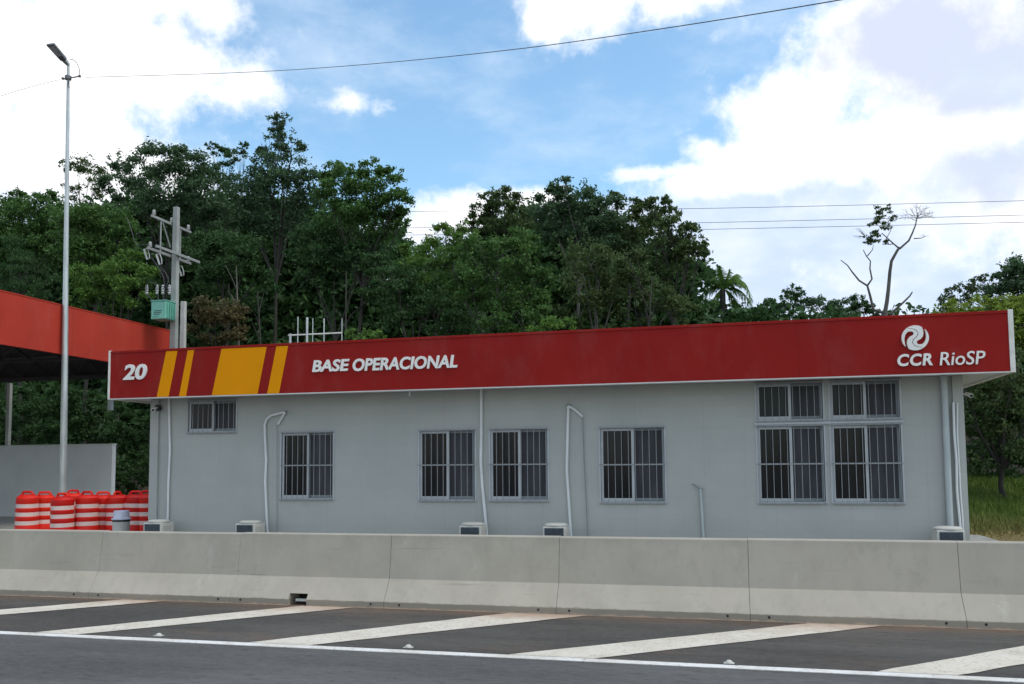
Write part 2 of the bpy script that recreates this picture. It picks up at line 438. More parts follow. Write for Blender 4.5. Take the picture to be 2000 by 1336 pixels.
def m_leaf(name, c1, c2, c3=None):
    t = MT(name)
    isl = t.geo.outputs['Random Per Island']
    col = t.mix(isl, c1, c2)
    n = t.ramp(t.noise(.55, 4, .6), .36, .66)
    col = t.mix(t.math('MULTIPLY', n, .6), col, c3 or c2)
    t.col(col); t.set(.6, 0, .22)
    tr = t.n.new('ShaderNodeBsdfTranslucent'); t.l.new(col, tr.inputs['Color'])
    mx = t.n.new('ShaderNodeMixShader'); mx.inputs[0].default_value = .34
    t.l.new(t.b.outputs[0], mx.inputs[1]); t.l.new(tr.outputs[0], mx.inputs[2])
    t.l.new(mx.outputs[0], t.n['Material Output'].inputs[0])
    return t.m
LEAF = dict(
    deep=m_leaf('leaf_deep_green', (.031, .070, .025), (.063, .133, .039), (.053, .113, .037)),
    mid=m_leaf('leaf_mid_green', (.051, .109, .031), (.098, .197, .047), (.082, .161, .039)),
    bright=m_leaf('leaf_bright_green', (.063, .133, .028), (.147, .260, .053), (.120, .224, .039)),
    olive=m_leaf('leaf_olive', (.051, .092, .030), (.101, .149, .051), (.085, .122, .039)),
    blue=m_leaf('leaf_blue_green', (.046, .092, .044), (.090, .159, .069), (.076, .132, .063)),
    brown=m_leaf('leaf_brownish', (.084, .070, .033), (.120, .113, .043), (.140, .105, .045)),
    lime=m_leaf('leaf_lime', (.140, .217, .028), (.238, .323, .049), (.210, .267, .043)),
    bare=m_leaf('twig_grey', (.140, .133, .127), (.224, .210, .197)))

# ------------------------------------------------------------------ ground
def terrain(x, y):
    t = max(0., y-(24.6 if x < -11.4 else 21.5))
    right = 1/(1+math.exp(-(x-1)/2.5))
    z = t*(.13*right + .16*(1-right))
    z = min(z, 9 + t*.02)
    z *= 1 if y < 200 else max(.35, 1-(y-200)/1500)
    if t > 0: z += .35*noise.noise(Vector((x*.2, y*.2, 0)))*min(1, t/5)
    return z
def make_ground():
    ys = [-400, -60, -20, -5, 6, 9, 12, 16, 19, 20.5, 21.5] + [21.5+i*.8 for i in range(1, 45)] + [62, 70, 80, 95, 115, 150, 200, 300, 500, 900, 1500]
    xs = [-1500, -600, -250, -120, -80, -60] + [-50+i*1.2 for i in range(0, 32)] + [-11.45, -11.35] + [-50+i*1.2 for i in range(33, 80)] + [52, 70, 100, 200, 500, 1500]
    vs = [(x, y, terrain(x, y)-.02) for y in ys for x in xs]; n = len(xs)
    fs = [(j*n+i, j*n+i+1, (j+1)*n+i+1, (j+1)*n+i) for j in range(len(ys)-1) for i in range(n-1)]
    t = MT('earth_and_grass')
    a = t.ramp(t.noise(.8, 7, .65), .35, .65)
    grass = t.mix(a, (.035, .062, .012), (.07, .105, .018))
    y = t.xyz()[1]; e = t.math('ADD', y, t.math('MULTIPLY', t.math('SUBTRACT', t.noise(1.2, 6, .7), .5), 3.5))
    dry = t.mix(t.ramp(t.noise(6, 6, .7), .35, .7), (.17, .12, .055), (.16, .145, .05))
    col = t.mix(t.ramp(e, 20.6, 22.6), dry, grass)
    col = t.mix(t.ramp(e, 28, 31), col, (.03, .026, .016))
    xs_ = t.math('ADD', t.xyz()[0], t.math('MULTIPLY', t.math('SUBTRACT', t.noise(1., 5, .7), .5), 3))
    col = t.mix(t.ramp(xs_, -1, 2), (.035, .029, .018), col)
    t.col(col); t.set(.95, 0, .2); t.bump(t.noise(14, 6, .75), .8, .05)
    o = MB().add(vs, fs).build('ground', t.m, smooth=True); tag(o, kind='structure')
make_ground()
def sheet(name, x0, x1, y0, y1, z, mat):
    o = MB().box(x0, x1, y0, y1, z-.012, z).build(name, mat); return tag(o, kind='structure')
sheet('road', -120, 120, -40, 7.02, .004, M['lane'])
sheet('road_shoulder', -120, 120, 7.02, 9.9, .004, M['shoulder'])
sheet('yard_pavement', -60, 5.2, 9.9, 20.6, .003, M['yard'])
o = MB().box(-60, -11.7, 20.6, 24.0, -.009, .003).build('pavement', M['yard']); tag(o, kind='structure')
sheet('edge_line', -120, 120, 7.035, 7.145, .009, M['line'])
tg = 'slanted hatch stripes painted on the shoulder'
# (left x at y=7.15, right x, left x at y=9.1, right x)
HS = [(-11.4, -10.9, -9.5, -8.9), (-9.05, -8.5, -7.12, -6.55), (-6.58, -6.08, -4.74, -4.12), (-4.25, -3.66, -2.32, -1.48), (-1.82, -1.10, .74, 1.42), (1.05, 1.62, 3.25, 3.95), (3.9, 4.5, 6.1, 6.8)]
HL = ['dusty white stripe running to the barrier beneath the first joint from the left, cut by the left frame edge', 'white stripe starting at the far left on the edge line and meeting the barrier by the drain opening',
      'white stripe meeting the barrier left of centre below the fourth joint', 'broad white stripe meeting the barrier right of centre, before the fifth joint',
      'white stripe at the right bottom corner leaving through the right frame edge']
k = 0
for i, (a, b, c, d) in enumerate(HS):
    nseg = 14; vs = []; fs = []
    for j in range(nseg+1):
        t_ = j/nseg; y = 7.15+(9.12-7.15)*t_
        vs += [(a+(c-a)*t_+random.uniform(-.012, .012), y, .010), (b+(d-b)*t_+random.uniform(-.012, .012), y, .010)]
    fs = [(2*j, 2*j+1, 2*j+3, 2*j+2) for j in range(nseg)]
    o = MB().add(vs, fs).build('painted_stripe', M['hatch']); tag(o, kind='structure')
    o['group'] = tg

# reflective studs
stud_mb = MB().lathe([(.055, 0), (.055, .008), (.048, .022), (.034, .034), (.015, .040)], 20)
for i, (x, y, lb) in enumerate([(-5.26, 7.25, 'white road stud beside the edge line, leftmost, below the second barrier joint'),
                                (-2.75, 7.24, 'white road stud beside the edge line near the middle of the road view'),
                                (-.03, 7.20, 'white road stud beside the edge line at the right, between two stripes')]):
    r_ = empty('road_stud', (x, y, .008), lb, 'road stud', 'white reflective studs along the edge line')
    o = MB().box(-.075, .075, -.05, .05, 0, .008).build('base', M['stud'], r_, bevel=.003)
    o = stud_mb.build('dome', M['stud'], r_, True); r_.scale = (.55, .55, .68)

# ------------------------------------------------------------------ concrete barrier
JX = [-11.5, -9.56, -7.64, -5.70, -3.77, -1.81, .18, 2.17, 4.14, 6.1]
PB, PT, PM_ = 9.15, .80, .31
prof = [(PB, 0), (PB, .075), (PB+.17, PM_), (PB+.235, PT-.01), (PB+.245, PT), (PB+.365, PT), (PB+.375, PT-.01), (PB+.44, PM_), (PB+.61, .075), (PB+.61, 0)]
BL = ['concrete barrier segment at the far left edge, in front of the leftmost red drums', 'concrete barrier segment in front of the red drums and the leftmost condenser',
      'concrete barrier segment with a square drain opening at its foot', 'concrete barrier segment left of centre, in front of the closed stretch of wall below the lettering',
      'concrete barrier segment right of centre, in front of the middle pair of barred windows', 'concrete barrier segment in front of the lone barred window and the short grey pipe',
      'long pinkish concrete barrier segment in front of the tall four-part window', 'concrete barrier segment at the far right edge, in front of the grass slope']
segs = [(JX[1]-1.94, JX[1]), (JX[1], JX[2]), (JX[2], JX[3])]
names = {}
for i in range(len(JX)-1):
    x0, x1 = JX[i]+.0015, JX[i+1]-.0015
    dz = random.uniform(-.004, .004)
    root = empty('barrier_segment', ((x0+x1)/2, PB+.3, 0))
    off = (0, 0, 0); c = (x0+x1)/2
    mb = MB()
    pr = [(y-PB-.3, z + (dz if z > .5 else 0)) for y, z in prof]
    hole = (i == 3)
    if hole:
        hx = P(582, 1165, PB+.02).x - c
        a, b = hx-.115, hx+.115
        mb.extrude_x(pr, x0-c, a); mb.extrude_x(pr, b, x1-c)
        up = [(-.3+.045, .135)] + pr[2:8] + [(.3-.02, .135)]
        mb.extrude_x(up, a, b)
        mb.box(a, b, .0, .02, 0, .135)
    else:
        mb.extrude_x(pr, x0-c, x1-c)
    mb.build('barrier_body', M['concrete'], root, bevel=0 if hole else .004)
    if hole:
        MB().box(a+.07, b-.015, -.25, -.23, .045, .075).build('drain_bar', M['galv'], root)
        MB().box(a, b, -.012, -.004, .0, .13).build('drain_shade_panel', M['black'], root)  # black panel set inside the drain to stand for its shaded depth
    for hx2 in ((x0-c)+.16+random.uniform(-.03, .05), (x1-c)-.17+random.uniform(-.05, .03)):
        q = MB()
        q.lathe([(.013, 0), (.013, .004)], 14)
        o = q.build('hole_shade_disc', M['black'], root); o.rotation_euler = (R(90), 0, 0); o.location = (hx2, -.3+.002, .048)  # flat black disc in place of a lifting hole's shaded recess
    names[i] = root
vis = {1: 0, 2: 1, 3: 2, 4: 3, 5: 4, 6: 5, 7: 6, 8: 7}
BLAB = {0: 'concrete barrier segment beyond the left edge of the view',
        1: 'concrete barrier segment at the left edge, in front of the leftmost red drums',
        2: 'concrete barrier segment in front of the white-lidded bin and the left building corner',
        3: 'concrete barrier segment with a square drain opening at its foot',
        4: 'concrete barrier segment just right of the one with the drain opening',
        5: 'concrete barrier segment in front of the condenser whose pipe bends at head height',
        6: 'concrete barrier segment in front of the short grey stub pipe',
        7: 'concrete barrier segment in front of the tall four-part window and the rightmost condenser',
        8: 'concrete barrier segment at the right edge, in front of the grass slope'}
for i, o in names.items(): tag(o, BLAB[i], 'barrier', 'concrete barrier segments along the road')

# ------------------------------------------------------------------ building
WY, FY = 15.6, 14.9
bld = empty('office_building', (-3.9, WY, 0), 'long grey single-storey roadside office with a dark red fascia and barred windows', 'building')
def B(mb, name, mat, parent=None, **k):    # world-space mesh parented to the building
    p = parent or bld
    o = mb.build(name, mat, None, **k)
    off = bld.location
    o.data.transform(Matrix.Translation(-Vector(off)))
    o.parent = p
    return o
WX0, WX1, WZ1 = -11.55, 3.76, 3.0
def rect(px0, py0, px1, py1):
    a = P(px0, py0, WY); b = P(px1, py1, WY); return a.x, b.x, b.z, a.z
WIN = []   # x0,x1,z0,z1
for x0, x1, z0, z1 in [(-10.72, -9.63, 2.32, 2.93), (-8.60, -7.49, .97, 2.25), (-5.70, -4.60, .95, 2.24), (-4.30, -3.21, .95, 2.24), (-2.23, -1.09, .92, 2.23),
                       (.51, 1.60, 2.33, 2.95), (1.72, 2.82, 2.33, 2.95), (.51, 1.60, .92, 2.21), (1.72, 2.82, .92, 2.21)]:
    WIN.append((x0, x1, z0, z1))
def wall_holes(x0, x1, z0, z1, y0, y1, holes):
    xs = sorted({x0, x1, *[h[0] for h in holes], *[h[1] for h in holes]})
    mb = MB()
    for a, b in zip(xs[:-1], xs[1:]):
        hs = sorted([h for h in holes if h[0] < (a+b)/2 < h[1]], key=lambda h: h[2])
        z = z0
        for h in hs:
            if h[2] > z: mb.box(a, b, y0, y1, z, h[2])
            z = h[3]
        if z < z1: mb.box(a, b, y0, y1, z, z1)
    return mb
B(wall_holes(WX0, WX1, 0, WZ1, WY, WY+.16, WIN), 'front_wall', M['wall'])
mb = MB().box(WX0, WX0+.16, WY+.162, 22, 0, WZ1).box(WX1-.16, WX1, WY+.162, 22, 0, WZ1).box(WX0, WX1, 22.002, 22.15, 0, WZ1)
B(mb, 'side_and_back_walls', M['wall'])
B(MB().box(WX0+.17, WX1-.17, WY+.6, WY+.65, .05, 2.95), 'dark_room_backing', M['shade_dark'])  # dark sheet added behind the panes, standing for the unlit rooms
# corner pilasters
B(MB().box(WX0-.04, WX0+.15, WY-.05, WY-.001, 0, WZ1-.002), 'corner_pilaster', M['wall'])
B(MB().box(WX1-.13, WX1+.03, WY-.05, WY-.001, 0, WZ1-.002), 'corner_pilaster', M['wall'])
# roof slab, soffit, fascia
RX0, RX1, RZ0, RZ1 = -12.10, 4.39, 2.985, 3.945
B(MB().box(RX0+.05, RX1-.05, FY+.085, 22.6, 3.004, 3.05), 'soffit', M['soffit'])
B(MB().box(RX0+.05, RX1-.05, FY+.085, 22.6, 3.054, 3.30), 'roof', M['yard'])
fas = B(MB().box(RX0+.045, RX1-.075, FY, FY+.08, RZ0, RZ1-.05), 'fascia', M['red'])
B(MB().box(RX0+.045, RX1-.075, FY-.012, FY+.10, RZ1-.048, RZ1), 'fascia_lip', M['red'], fas, bevel=.004)
B(MB().box(RX0+.045, RX1-.075, FY-.008, FY+.084, RZ0-.022, RZ0-.002), 'drip_edge', M['soffit'], fas)
for xa, xb in ((RX0, RX0+.044), (RX1-.074, RX1)):
    B(MB().box(xa, xb, FY-.015, 22.6, RZ0-.02, RZ1+.01), 'fascia_end_cap', M['trim'], fas, bevel=.004)
B(MB().box(RX0+.05, RX1-.08, 22.6, 22.66, RZ0, RZ1), 'rear_fascia', M['red'])
def fx(px, py): p = P(px, py, FY); return p.x, p.z
for (t0, t1, b0, b1) in [(325, 347, 306.5, 329.5), (367, 379.5, 350, 363.5), (433, 521, 414, 503), (540, 563, 522, 545)]:
    zt, zb = RZ1-.052, RZ0+.002
    yt = 680; yb = 770
    xs = [fx(t0, yt)[0], fx(t1, yt)[0], fx(b1, yb)[0], fx(b0, yb)[0]]
    if t0 == 433: zt += .0
    B(MB().prism([(xs[3], zb), (xs[2], zb), (xs[1], zt), (xs[0], zt)], FY-.006, FY-.0005), 'yellow_stripe', M['yellow'], fas)
def text(s, x0, x1, z0, z1, name, shear=.15, weight=.02, extr=.02, slope=0., space=1.0):
    cu = bpy.data.curves.new('t', 'FONT'); cu.body = s; cu.size = 1; cu.shear = shear; cu.offset = weight; cu.extrude = .02
    cu.resolution_u = 4; cu.space_character = space
    to = bpy.data.objects.new('t', cu); link(to)
    bpy.context.view_layer.update()
    dg = bpy.context.evaluated_depsgraph_get()
    me = bpy.data.meshes.new_from_object(to.evaluated_get(dg)); bpy.data.objects.remove(to)
    co = np.array([v.co[:] for v in me.vertices]); mn, mx = co.min(0), co.max(0)
    sx = (x1-x0)/(mx[0]-mn[0]); sz = (z1-z0)/(mx[1]-mn[1])
    for v in me.vertices:
        X = x0+(v.co.x-mn[0])*sx; Z = z0+(v.co.y-mn[1])*sz
        Y = FY-.012-extr*(1 if v.co.z > 0 else -.4)
        v.co = (X, Y, Z)
    me.name = name; me.materials.clear(); me.materials.append(M['white'])
    import bmesh
    bm = bmesh.new(); bm.from_mesh(me); bmesh.ops.recalc_face_normals(bm, faces=bm.faces); bm.to_mesh(me); bm.free()
    me.transform(Matrix.Translation(-Vector(bld.location)))
    o = bpy.data.objects.new(name, me); link(o); o.parent = fas
    return o
def tpx(s, pxl, pxr, pt, pb, pm, name='lettering', **k):
    a = P(pxl, pm, FY); b = P(pxr, pm, FY); mid = (pxl+pxr)/2
    text(s, a.x, b.x, P(mid, pb, FY).z, P(mid, pt, FY).z, name, **k)
tpx('20', 242, 288, 711.5, 742, 727, 'number_lettering', weight=.03, extr=.02)
tpx('BASE', 611, 683, 702.5, 726, 715, weight=.03)
tpx('OPERACIONAL', 690, 894, 697, 722, 710, weight=.03)
tpx('CCR', 1752, 1821, 691, 715, 703, weight=.032, extr=.02, space=1.1)
tpx('RioSP', 1834, 1924, 686.5, 713, 700, weight=.006, extr=.02)
# round swirl emblem
def emblem():
    c = P(1786.5, 660.5, FY); RR = (P(1813, 660, FY).x - P(1760, 660, FY).x)/2
    path = [(-.27, .36, .17), (-.42, .33, .2), (-.56, .20, .18), (-.66, .0, .135), (-.70, -.2, .10), (-.70, -.4, .085), (-.67, -.6, .075), (-.60, -.82, .075), (-.5, -1., .08)]
    groove = [(-.5, .78, .018), (-.2, .74, .022), (.08, .62, .026), (.22, .38, .026), (.16, .15, .026), (0, 0, .026)]
    def dense(pth):
        o_ = []
        for (a, b, r1), (c_, d, r2) in zip(pth[:-1], pth[1:]):
            for q in range(10): t_ = q/10; o_.append((a+(c_-a)*t_, b+(d-b)*t_, r1+(r2-r1)*t_))
        return o_
    A = np.array(dense(path) + dense(groove)); A = np.vstack([A, A*np.array([-1, -1, 1])])
    n = 110; g = (np.arange(n)+.5)/n*2-1
    X, Z = np.meshgrid(g, g)
    ok = X**2+Z**2 < 1
    for x, z, r_ in A: ok &= ((X-x)**2+(Z-z)**2 > r_*r_)
    mb = MB(); idx = {}; h = 2/n
    def vid(i, j, s_):
        k_ = (i, j, s_)
        if k_ not in idx:
            idx[k_] = len(mb.v); mb.v.append((c.x+(i*h-1)*RR, FY-.045 if s_ else FY-.002, c.z+(j*h-1)*RR))
        return idx[k_]
    for j in range(n):
        for i in range(n):
            if not ok[j, i]: continue
            mb.f.append((vid(i, j, 1), vid(i+1, j, 1), vid(i+1, j+1, 1), vid(i, j+1, 1)))
            for di, dj, (p, q) in ((-1, 0, ((i, j+1), (i, j))), (1, 0, ((i+1, j), (i+1, j+1))), (0, -1, ((i, j), (i+1, j))), (0, 1, ((i+1, j+1), (i, j+1)))):
                ii, jj = i+di, j+dj
                if ii < 0 or jj < 0 or ii >= n or jj >= n or not ok[jj, ii]:
                    mb.f.append((vid(*p, 1), vid(*p, 0), vid(*q, 0), vid(*q, 1)))
    o = mb.build('swirl_emblem', M['white']); o.data.transform(Matrix.Translation(-Vector(bld.location))); o.parent = fas
emblem()

# windows
WLAB = ['small high barred window under the yellow stripes', None, None, None, None, None, None, None, None]
for i, (x0, x1, z0, z1) in enumerate(WIN):
    fr = MB(); e = .045; y0, y1 = WY-.012, WY+.11
    fr.box(x0-.03, x1+.03, y0, y1, z0-.045, z0); fr.box(x0-.03, x1+.03, y0, y1, z1, z1+.03)
    fr.box(x0-.03, x0, y0, y1, z0+.001, z1-.001); fr.box(x1, x1+.03, y0, y1, z0+.001, z1-.001)
    win = B(fr, 'window', M['alu'])
    xm = (x0+x1)/2
    # outer sash (left) and inner sash (right)
    def sash(a, b, y, mt, pane, nm):
        s = MB(); w_ = .045
        s.box(a, b, y, y+.03, z0+.002, z0+w_+.01); s.box(a, b, y, y+.03, z1-w_, z1-.002)
        s.box(a, a+w_, y+.001, y+.029, z0+w_+.011, z1-w_-.001); s.box(b-w_, b, y+.001, y+.029, z0+w_+.011, z1-w_-.001)
        B(s, 'sash', mt, win)
        B(MB().box(a+w_, b-w_, y+.012, y+.018, z0+w_+.01, z1-w_), 'pane', pane, win)
    sash(x0+.002, xm+.03, WY+.012, M['alu'], M['pane'], 'l')
    sash(xm-.01, x1-.002, WY+.062, M['thin'], M['screen'], 'r')
    g = MB(); gy = WY-.055
    nb = 10
    for q in range(nb):
        xx = x0+.02+(x1-x0-.04)*q/(nb-1) + random.uniform(-.006, .006)
        g.box(xx-.0045, xx+.0045, gy-.005, gy+.005, z0-.03, z1+.02)
    tall = (z1-z0) > 1
    zz = [z0-.03, z1+.015] + ([z0+(z1-z0)*.5] if tall else [])
    for q in zz: g.box(x0-.02, x1+.02, gy+.006, gy+.014, q-.012, q+.012)
    for xx in (x0+.12, x1-.12):
        for q in (z0-.03, z1+.015): g.box(xx-.02, xx+.02, gy+.015, WY-.013, q-.015, q+.015)
    B(g, 'grille', M['bars'], win)
B(MB().box(.46, 2.87, WY-.03, WY-.013, 2.243, 2.283), 'window_transom', M['alu'])

# pipes and conduits fixed to the wall
def wp(pts, y=WY-.03): return [P(a, b, y) for a, b in pts]
def pipe(name, pts, r_, mat, y=WY-.035): B(MB().tube(wp(pts, y), r_, 10), name, mat, smooth=True)
pipe('conduit', [(330, 776), (331, 830), (332, 880), (329, 940), (328, 1000), (326, 1040)], .024, M['pvc'])
pipe('conduit', [(556, 805), (543, 808), (529, 812), (521, 819), (517, 830), (518, 860), (520, 900), (518, 940), (520, 985), (523, 1050)], .026, M['pvc'])
pipe('conduit', [(557, 805), (550, 817), (543, 829)], .022, M['pvc'])
pipe('drain_tube', [(541, 829), (541, 900), (541, 980), (541, 1060)], .006, M['thin'])
pipe('conduit', [(940, 756), (940, 850), (939, 900), (942, 950), (947, 1000), (952, 1060)], .028, M['pvc'])
pipe('conduit', [(1110, 793), (1108, 870), (1107, 920), (1111, 980), (1116, 1060)], .026, M['pvc'])
pipe('conduit', [(1110, 793), (1122, 800), (1138, 814)], .022, M['pvc'])
pipe('drain_tube', [(1138, 814), (1141, 900), (1145, 980), (1149, 1065)], .009, M['thin'])
pipe('stub_pipe', [(1368, 955), (1371, 1000), (1375, 1070)], .024, M['pvc_grey'])
pipe('stub_cable', [(1352, 945), (1360, 949), (1369, 956)], .011, M['thin'])
pipe('overflow_stub', [(800, 755), (800, 774)], .016, M['pvc'], FY+.3)
for a, b in ((557, 804), (1110, 791), (1369, 955)):
    p = P(a, b, WY-.03); B(MB().box(p.x-.03, p.x+.03, WY-.05, WY-.001, p.z-.02, p.z+.02), 'wall_sleeve', M['thin'])
dp = P(1853, 800, WY-.08)
B(MB().tube([(3.50, WY-.075, 2.995), (3.50, WY-.075, 2.93)], [.062, .062], 14).tube([(3.50, WY-.075, 2.93), (3.50, WY-.075, 0)], [.05, .05], 14), 'downpipe', M['pvc_grey'], smooth=True)
pipe('refrigerant_line', [(1862, 786), (1864, 850), (1868, 900), (1869, 960), (1874, 1010), (1879, 1070)], .020, M['pvc'], WY-.08)
pipe('refrigerant_line', [(1870, 787), (1870, 850), (1873, 900), (1876, 960), (1880, 1010), (1883, 1070)], .013, M['pvc'], WY-.08)

# condensers on the ground in front of the wall
def condenser():
    r_ = empty('air_conditioner', (0, 0, 0))
    MB().box(-.24, .24, -.24, .24, .06, .505).build('casing', M['ac_body'], r_, bevel=.012)
    g = MB()
    g.box(-.20, .20, -.252, -.242, .10, .48)
    for q in range(13): g.box(-.2, .2, -.258, -.2525, .115+q*.028, .122+q*.028)
    g.build('front_grille', M['ac_grille'], r_)
    s = MB()
    for q in range(9): s.box(.242, .250, -.18, .18, .14+q*.036, .152+q*.036)
    s.build('side_louvre', M['ac_body'], r_)
    MB().lathe([(.235, 0), (.25, .008), (.25, .028), (.20, .046), (.12, .052)], 28, (0, 0, .507)).build('fan_cover', M['ac_body'], r_, True)
    for sx in (-1, 1):
        for sy in (-1, 1): MB().box(sx*.2-.03, sx*.2+.03, sy*.2-.03, sy*.2+.03, .004, .059).build('foot', M['black'], r_)
    return r_
acs = [(-11.02, 'condenser at the left corner of the building, beside the red drums'), (-8.99, 'condenser left of the pipe that bends beside the second window'),
       (-4.50, 'condenser left of the conduit running down from the eave between two windows'), (-2.97, 'condenser just left of the hooked conduit, right of centre'),
       (3.37, 'condenser at the right corner of the building by the downpipe')]
ac = condenser()
for i, (x, lb) in enumerate(acs):
    o = ac if i == 0 else copy_tree(ac)
    o.location = (x, 15.12, 0); o.scale = (.84, .84, 1.0)
    tag(o, 'beige cube-shaped air ' + lb, 'air conditioner', 'outdoor air conditioner units along the wall')

# wall cameras and lamp
def seccam(loc, label, box, dirx):
    r_ = empty('security_camera', loc, label, 'security camera')
    if box: MB().tube([(0, .0, 0), (0, -.05, 0)], .07, 18).build('junction_box', M['black'], r_)
    else: MB().tube([(0, 0, 0), (.02*dirx, 0, 0)], .04, 14).build('mounting_plate', M['trim'], r_)
    e = (.02, -.16, -.03) if box else (.20, -.12, -.03)
    s = (0, -.05, 0) if box else (.02, 0, 0)
    MB().tube([s, e], .016, 8).build('bracket', M['trim'], r_)
    d = Vector((.35*dirx, -1, -.35)).normalized(); p = Vector(e)
    MB().tube([p-d*.04, p+d*.10], [.032, .036], 14).build('camera_housing', M['white'], r_, True)
    MB().tube([p+d*.101, p+d*.106], .026, 12).build('lens', M['black'], r_)
p = P(313, 797, WY); seccam((p.x, WY-.052, p.z), 'white camera on a round black box at the left corner of the building', True, 1)
p = P(1880, 768, WY+.5); seccam((WX1+.002, WY+.5, p.z), 'white camera on a short arm at the right end of the building under the eave', False, 1)
p = P(299, 797, WY); 
r_ = empty('wall_floodlight', (WX0-.002, WY+.08, p.z), 'small grey floodlight on the left end wall under the eave', 'floodlight')
MB().box(-.05, -.002, -.04, .04, -.03, .03).build('bracket', M['trim'], r_); MB().box(-.10, -.051, -.06, .05, -.04, .04).build('lamp_housing', M['head'], r_, bevel=.008)

# pipes standing on the roof
rk = empty('pipe_rack', (-9.0, 20, 3.3), 'white pipe rail with five upright tubes standing on the office roof', 'pipe rack')
def RW(px, py, Y=20): return P(px, py, Y) - Vector((-9.0, 20, 3.3))
def upr(px, top, r_, nm='upright'):
    a = RW(px, top); MB().tube([(a.x, a.y, 0), a], r_, 8).build(nm, M['galv'], rk, True)
for px, top, r_ in ((582, 619, .02), (600, 620, .042), (611, 622, .015), (633, 622, .022), (668, 622, .016)): upr(px, top, r_*.72)
upr(567, 652, .032, 'corner_post')
MB().tube([RW(563, 655), RW(668, 650)], .018, 8).build('cross_rail', M['trim'], rk, True)

# ------------------------------------------------------------------ canopy at the left
CX = -17.17
can = empty('canopy', (CX-7, 16, 0), 'large red-edged canopy roof over the yard on the left, dark underneath', 'canopy')
def C(mb, name, mat, parent=None, **k):
    o = mb.build(name, mat, None, **k); o.data.transform(Matrix.Translation(-Vector(can.location))); o.parent = parent or can; return o
ZT, ZB = 5.97, 4.63
C(MB().box(CX-.1, CX, 9.5, 23.9, ZB, ZT-.04), 'side_fascia', M['canopy_red'])
C(MB().box(CX-.12, CX+.012, 9.5, 23.92, ZT-.038, ZT-.012), 'fascia_cap', M['canopy_red'])
C(MB().box(CX-17, CX-.102, 23.8, 23.9, ZB, ZT-.04), 'rear_fascia', M['shade_dark'])  # rear and front edges coloured dark to imitate the shade inside the canopy
C(MB().box(CX-17, CX-.102, 9.5, 9.6, ZB, ZT-.04), 'front_fascia', M['shade_dark'])
rf = MB(); 
for q in range(70):
    x = CX-.2-q*.24; rf.box(x-.1, x, 9.65, 23.75, 5.30, 5.34); rf.box(x-.24, x-.1, 9.65, 23.75, 5.26, 5.299)
C(rf, 'roof_deck', M['shade_dark'])
tr = MB()
for y in (23.6, 20.6, 17.6, 14.6, 11.6):
    tr.box(CX-16.9, CX-.13, y, y+.08, 4.50 if y > 23 else 4.66, 4.58 if y > 23 else 4.74); tr.box(CX-16.9, CX-.13, y, y+.08, 5.1, 5.18)
    for q in range(16):
        x = CX-.2-q*1.04
        z_ = 4.58 if y > 23 else 4.74
        tr.tube([(x, y+.04, z_), (x-.52, y+.04, 5.1)], .03, 5); tr.tube([(x-.52, y+.04, 5.1), (x-1.04, y+.04, z_)], .03, 5)
C(tr, 'roof_truss', M['shade_dark'])
C(MB().box(CX-16.8, CX-.13, 23.70, 23.78, 4.46, 4.62), 'rear_bulkhead', M['shade_dark'])
for px, y in ((18, 24.35), (216, 23.0)):
    x = P(px, 790, y).x; x = min(x, CX-.3) if px < 100 else x
    C(MB().box(x-.06, x+.06, y-.06, y+.06, 0 if px < 100 else 3.37, 4.49 if px < 100 else 4.45), 'column' if px < 100 else 'column_stub', M['pole_concrete'] if px < 100 else M['pvc_grey'])  # right-hand one is a column cut short where shade swallows its foot

# grey boundary wall
gw = empty('boundary_wall', (-24, 24, 0), 'plain grey boundary wall behind the red drums, under the canopy', 'wall')
o = MB().box(-14, 4.72, .0, .18, -.1, 2.33).build('wall_face', M['gwall'], gw); 
MB().box(-14, 4.74, -.015, .195, 2.332, 2.37).build('wall_coping', M['gwall_cap'], gw)

# ------------------------------------------------------------------ traffic drums
def drum():
    r_ = empty('traffic_drum', (0, 0, 0))
    MB().lathe([(.25, 0), (.265, .02), (.265, .06), (.245, .075), (.242, .20), (.236, .21), (.236, .30), (.242, .31), (.240, .385), (.232, .395),
                (.232, .485), (.238, .495), (.236, .565), (.228, .575), (.228, .665), (.234, .675), (.228, .79), (.19, .83), (.17, .835), (.165, .855), (.10, .86)], 28).build('body', M['drum'], r_, True)
    for z0, rr in ((.212, .2375), (.397, .2335), (.577, .2295)):
        MB().lathe([(rr-.01, 0), (rr, .001), (rr, .086), (rr-.01, .087)], 28, (0, 0, z0)).build('reflective_band', M['drum_white'], r_, True)
    hp = []
    for q in range(9):
        a = math.pi*q/8; hp.append((-.125*math.cos(a)*(1 if abs(math.cos(a)) < .9 else 1), 0, .855+.06*min(1, math.sin(a)*1.6)))
    MB().tube(hp, .026, 8).build('handle', M['drum'], r_, True)
    return r_
dlist = [(53, 17.6, 0.15, 'leftmost of the row'), (87, 18.1, .5, 'second from the left, half behind the leftmost drum'), (123, 17.1, .1, 'standing forward at the foot of the lamp pole'),
         (141, 18.7, 1.2, 'mostly hidden behind the forward drum by the lamp pole'), (170, 17.5, .0, 'brightest, just right of the lamp pole'),
         (200, 18.0, .7, 'just left of the bin'), (230, 17.9, 1.7, 'directly behind the white-lidded bin'), (262, 18.0, .3, 'right of the bin, before the last one'), (291, 18.7, 1.0, 'rightmost, partly behind the building corner')]
d0 = drum()
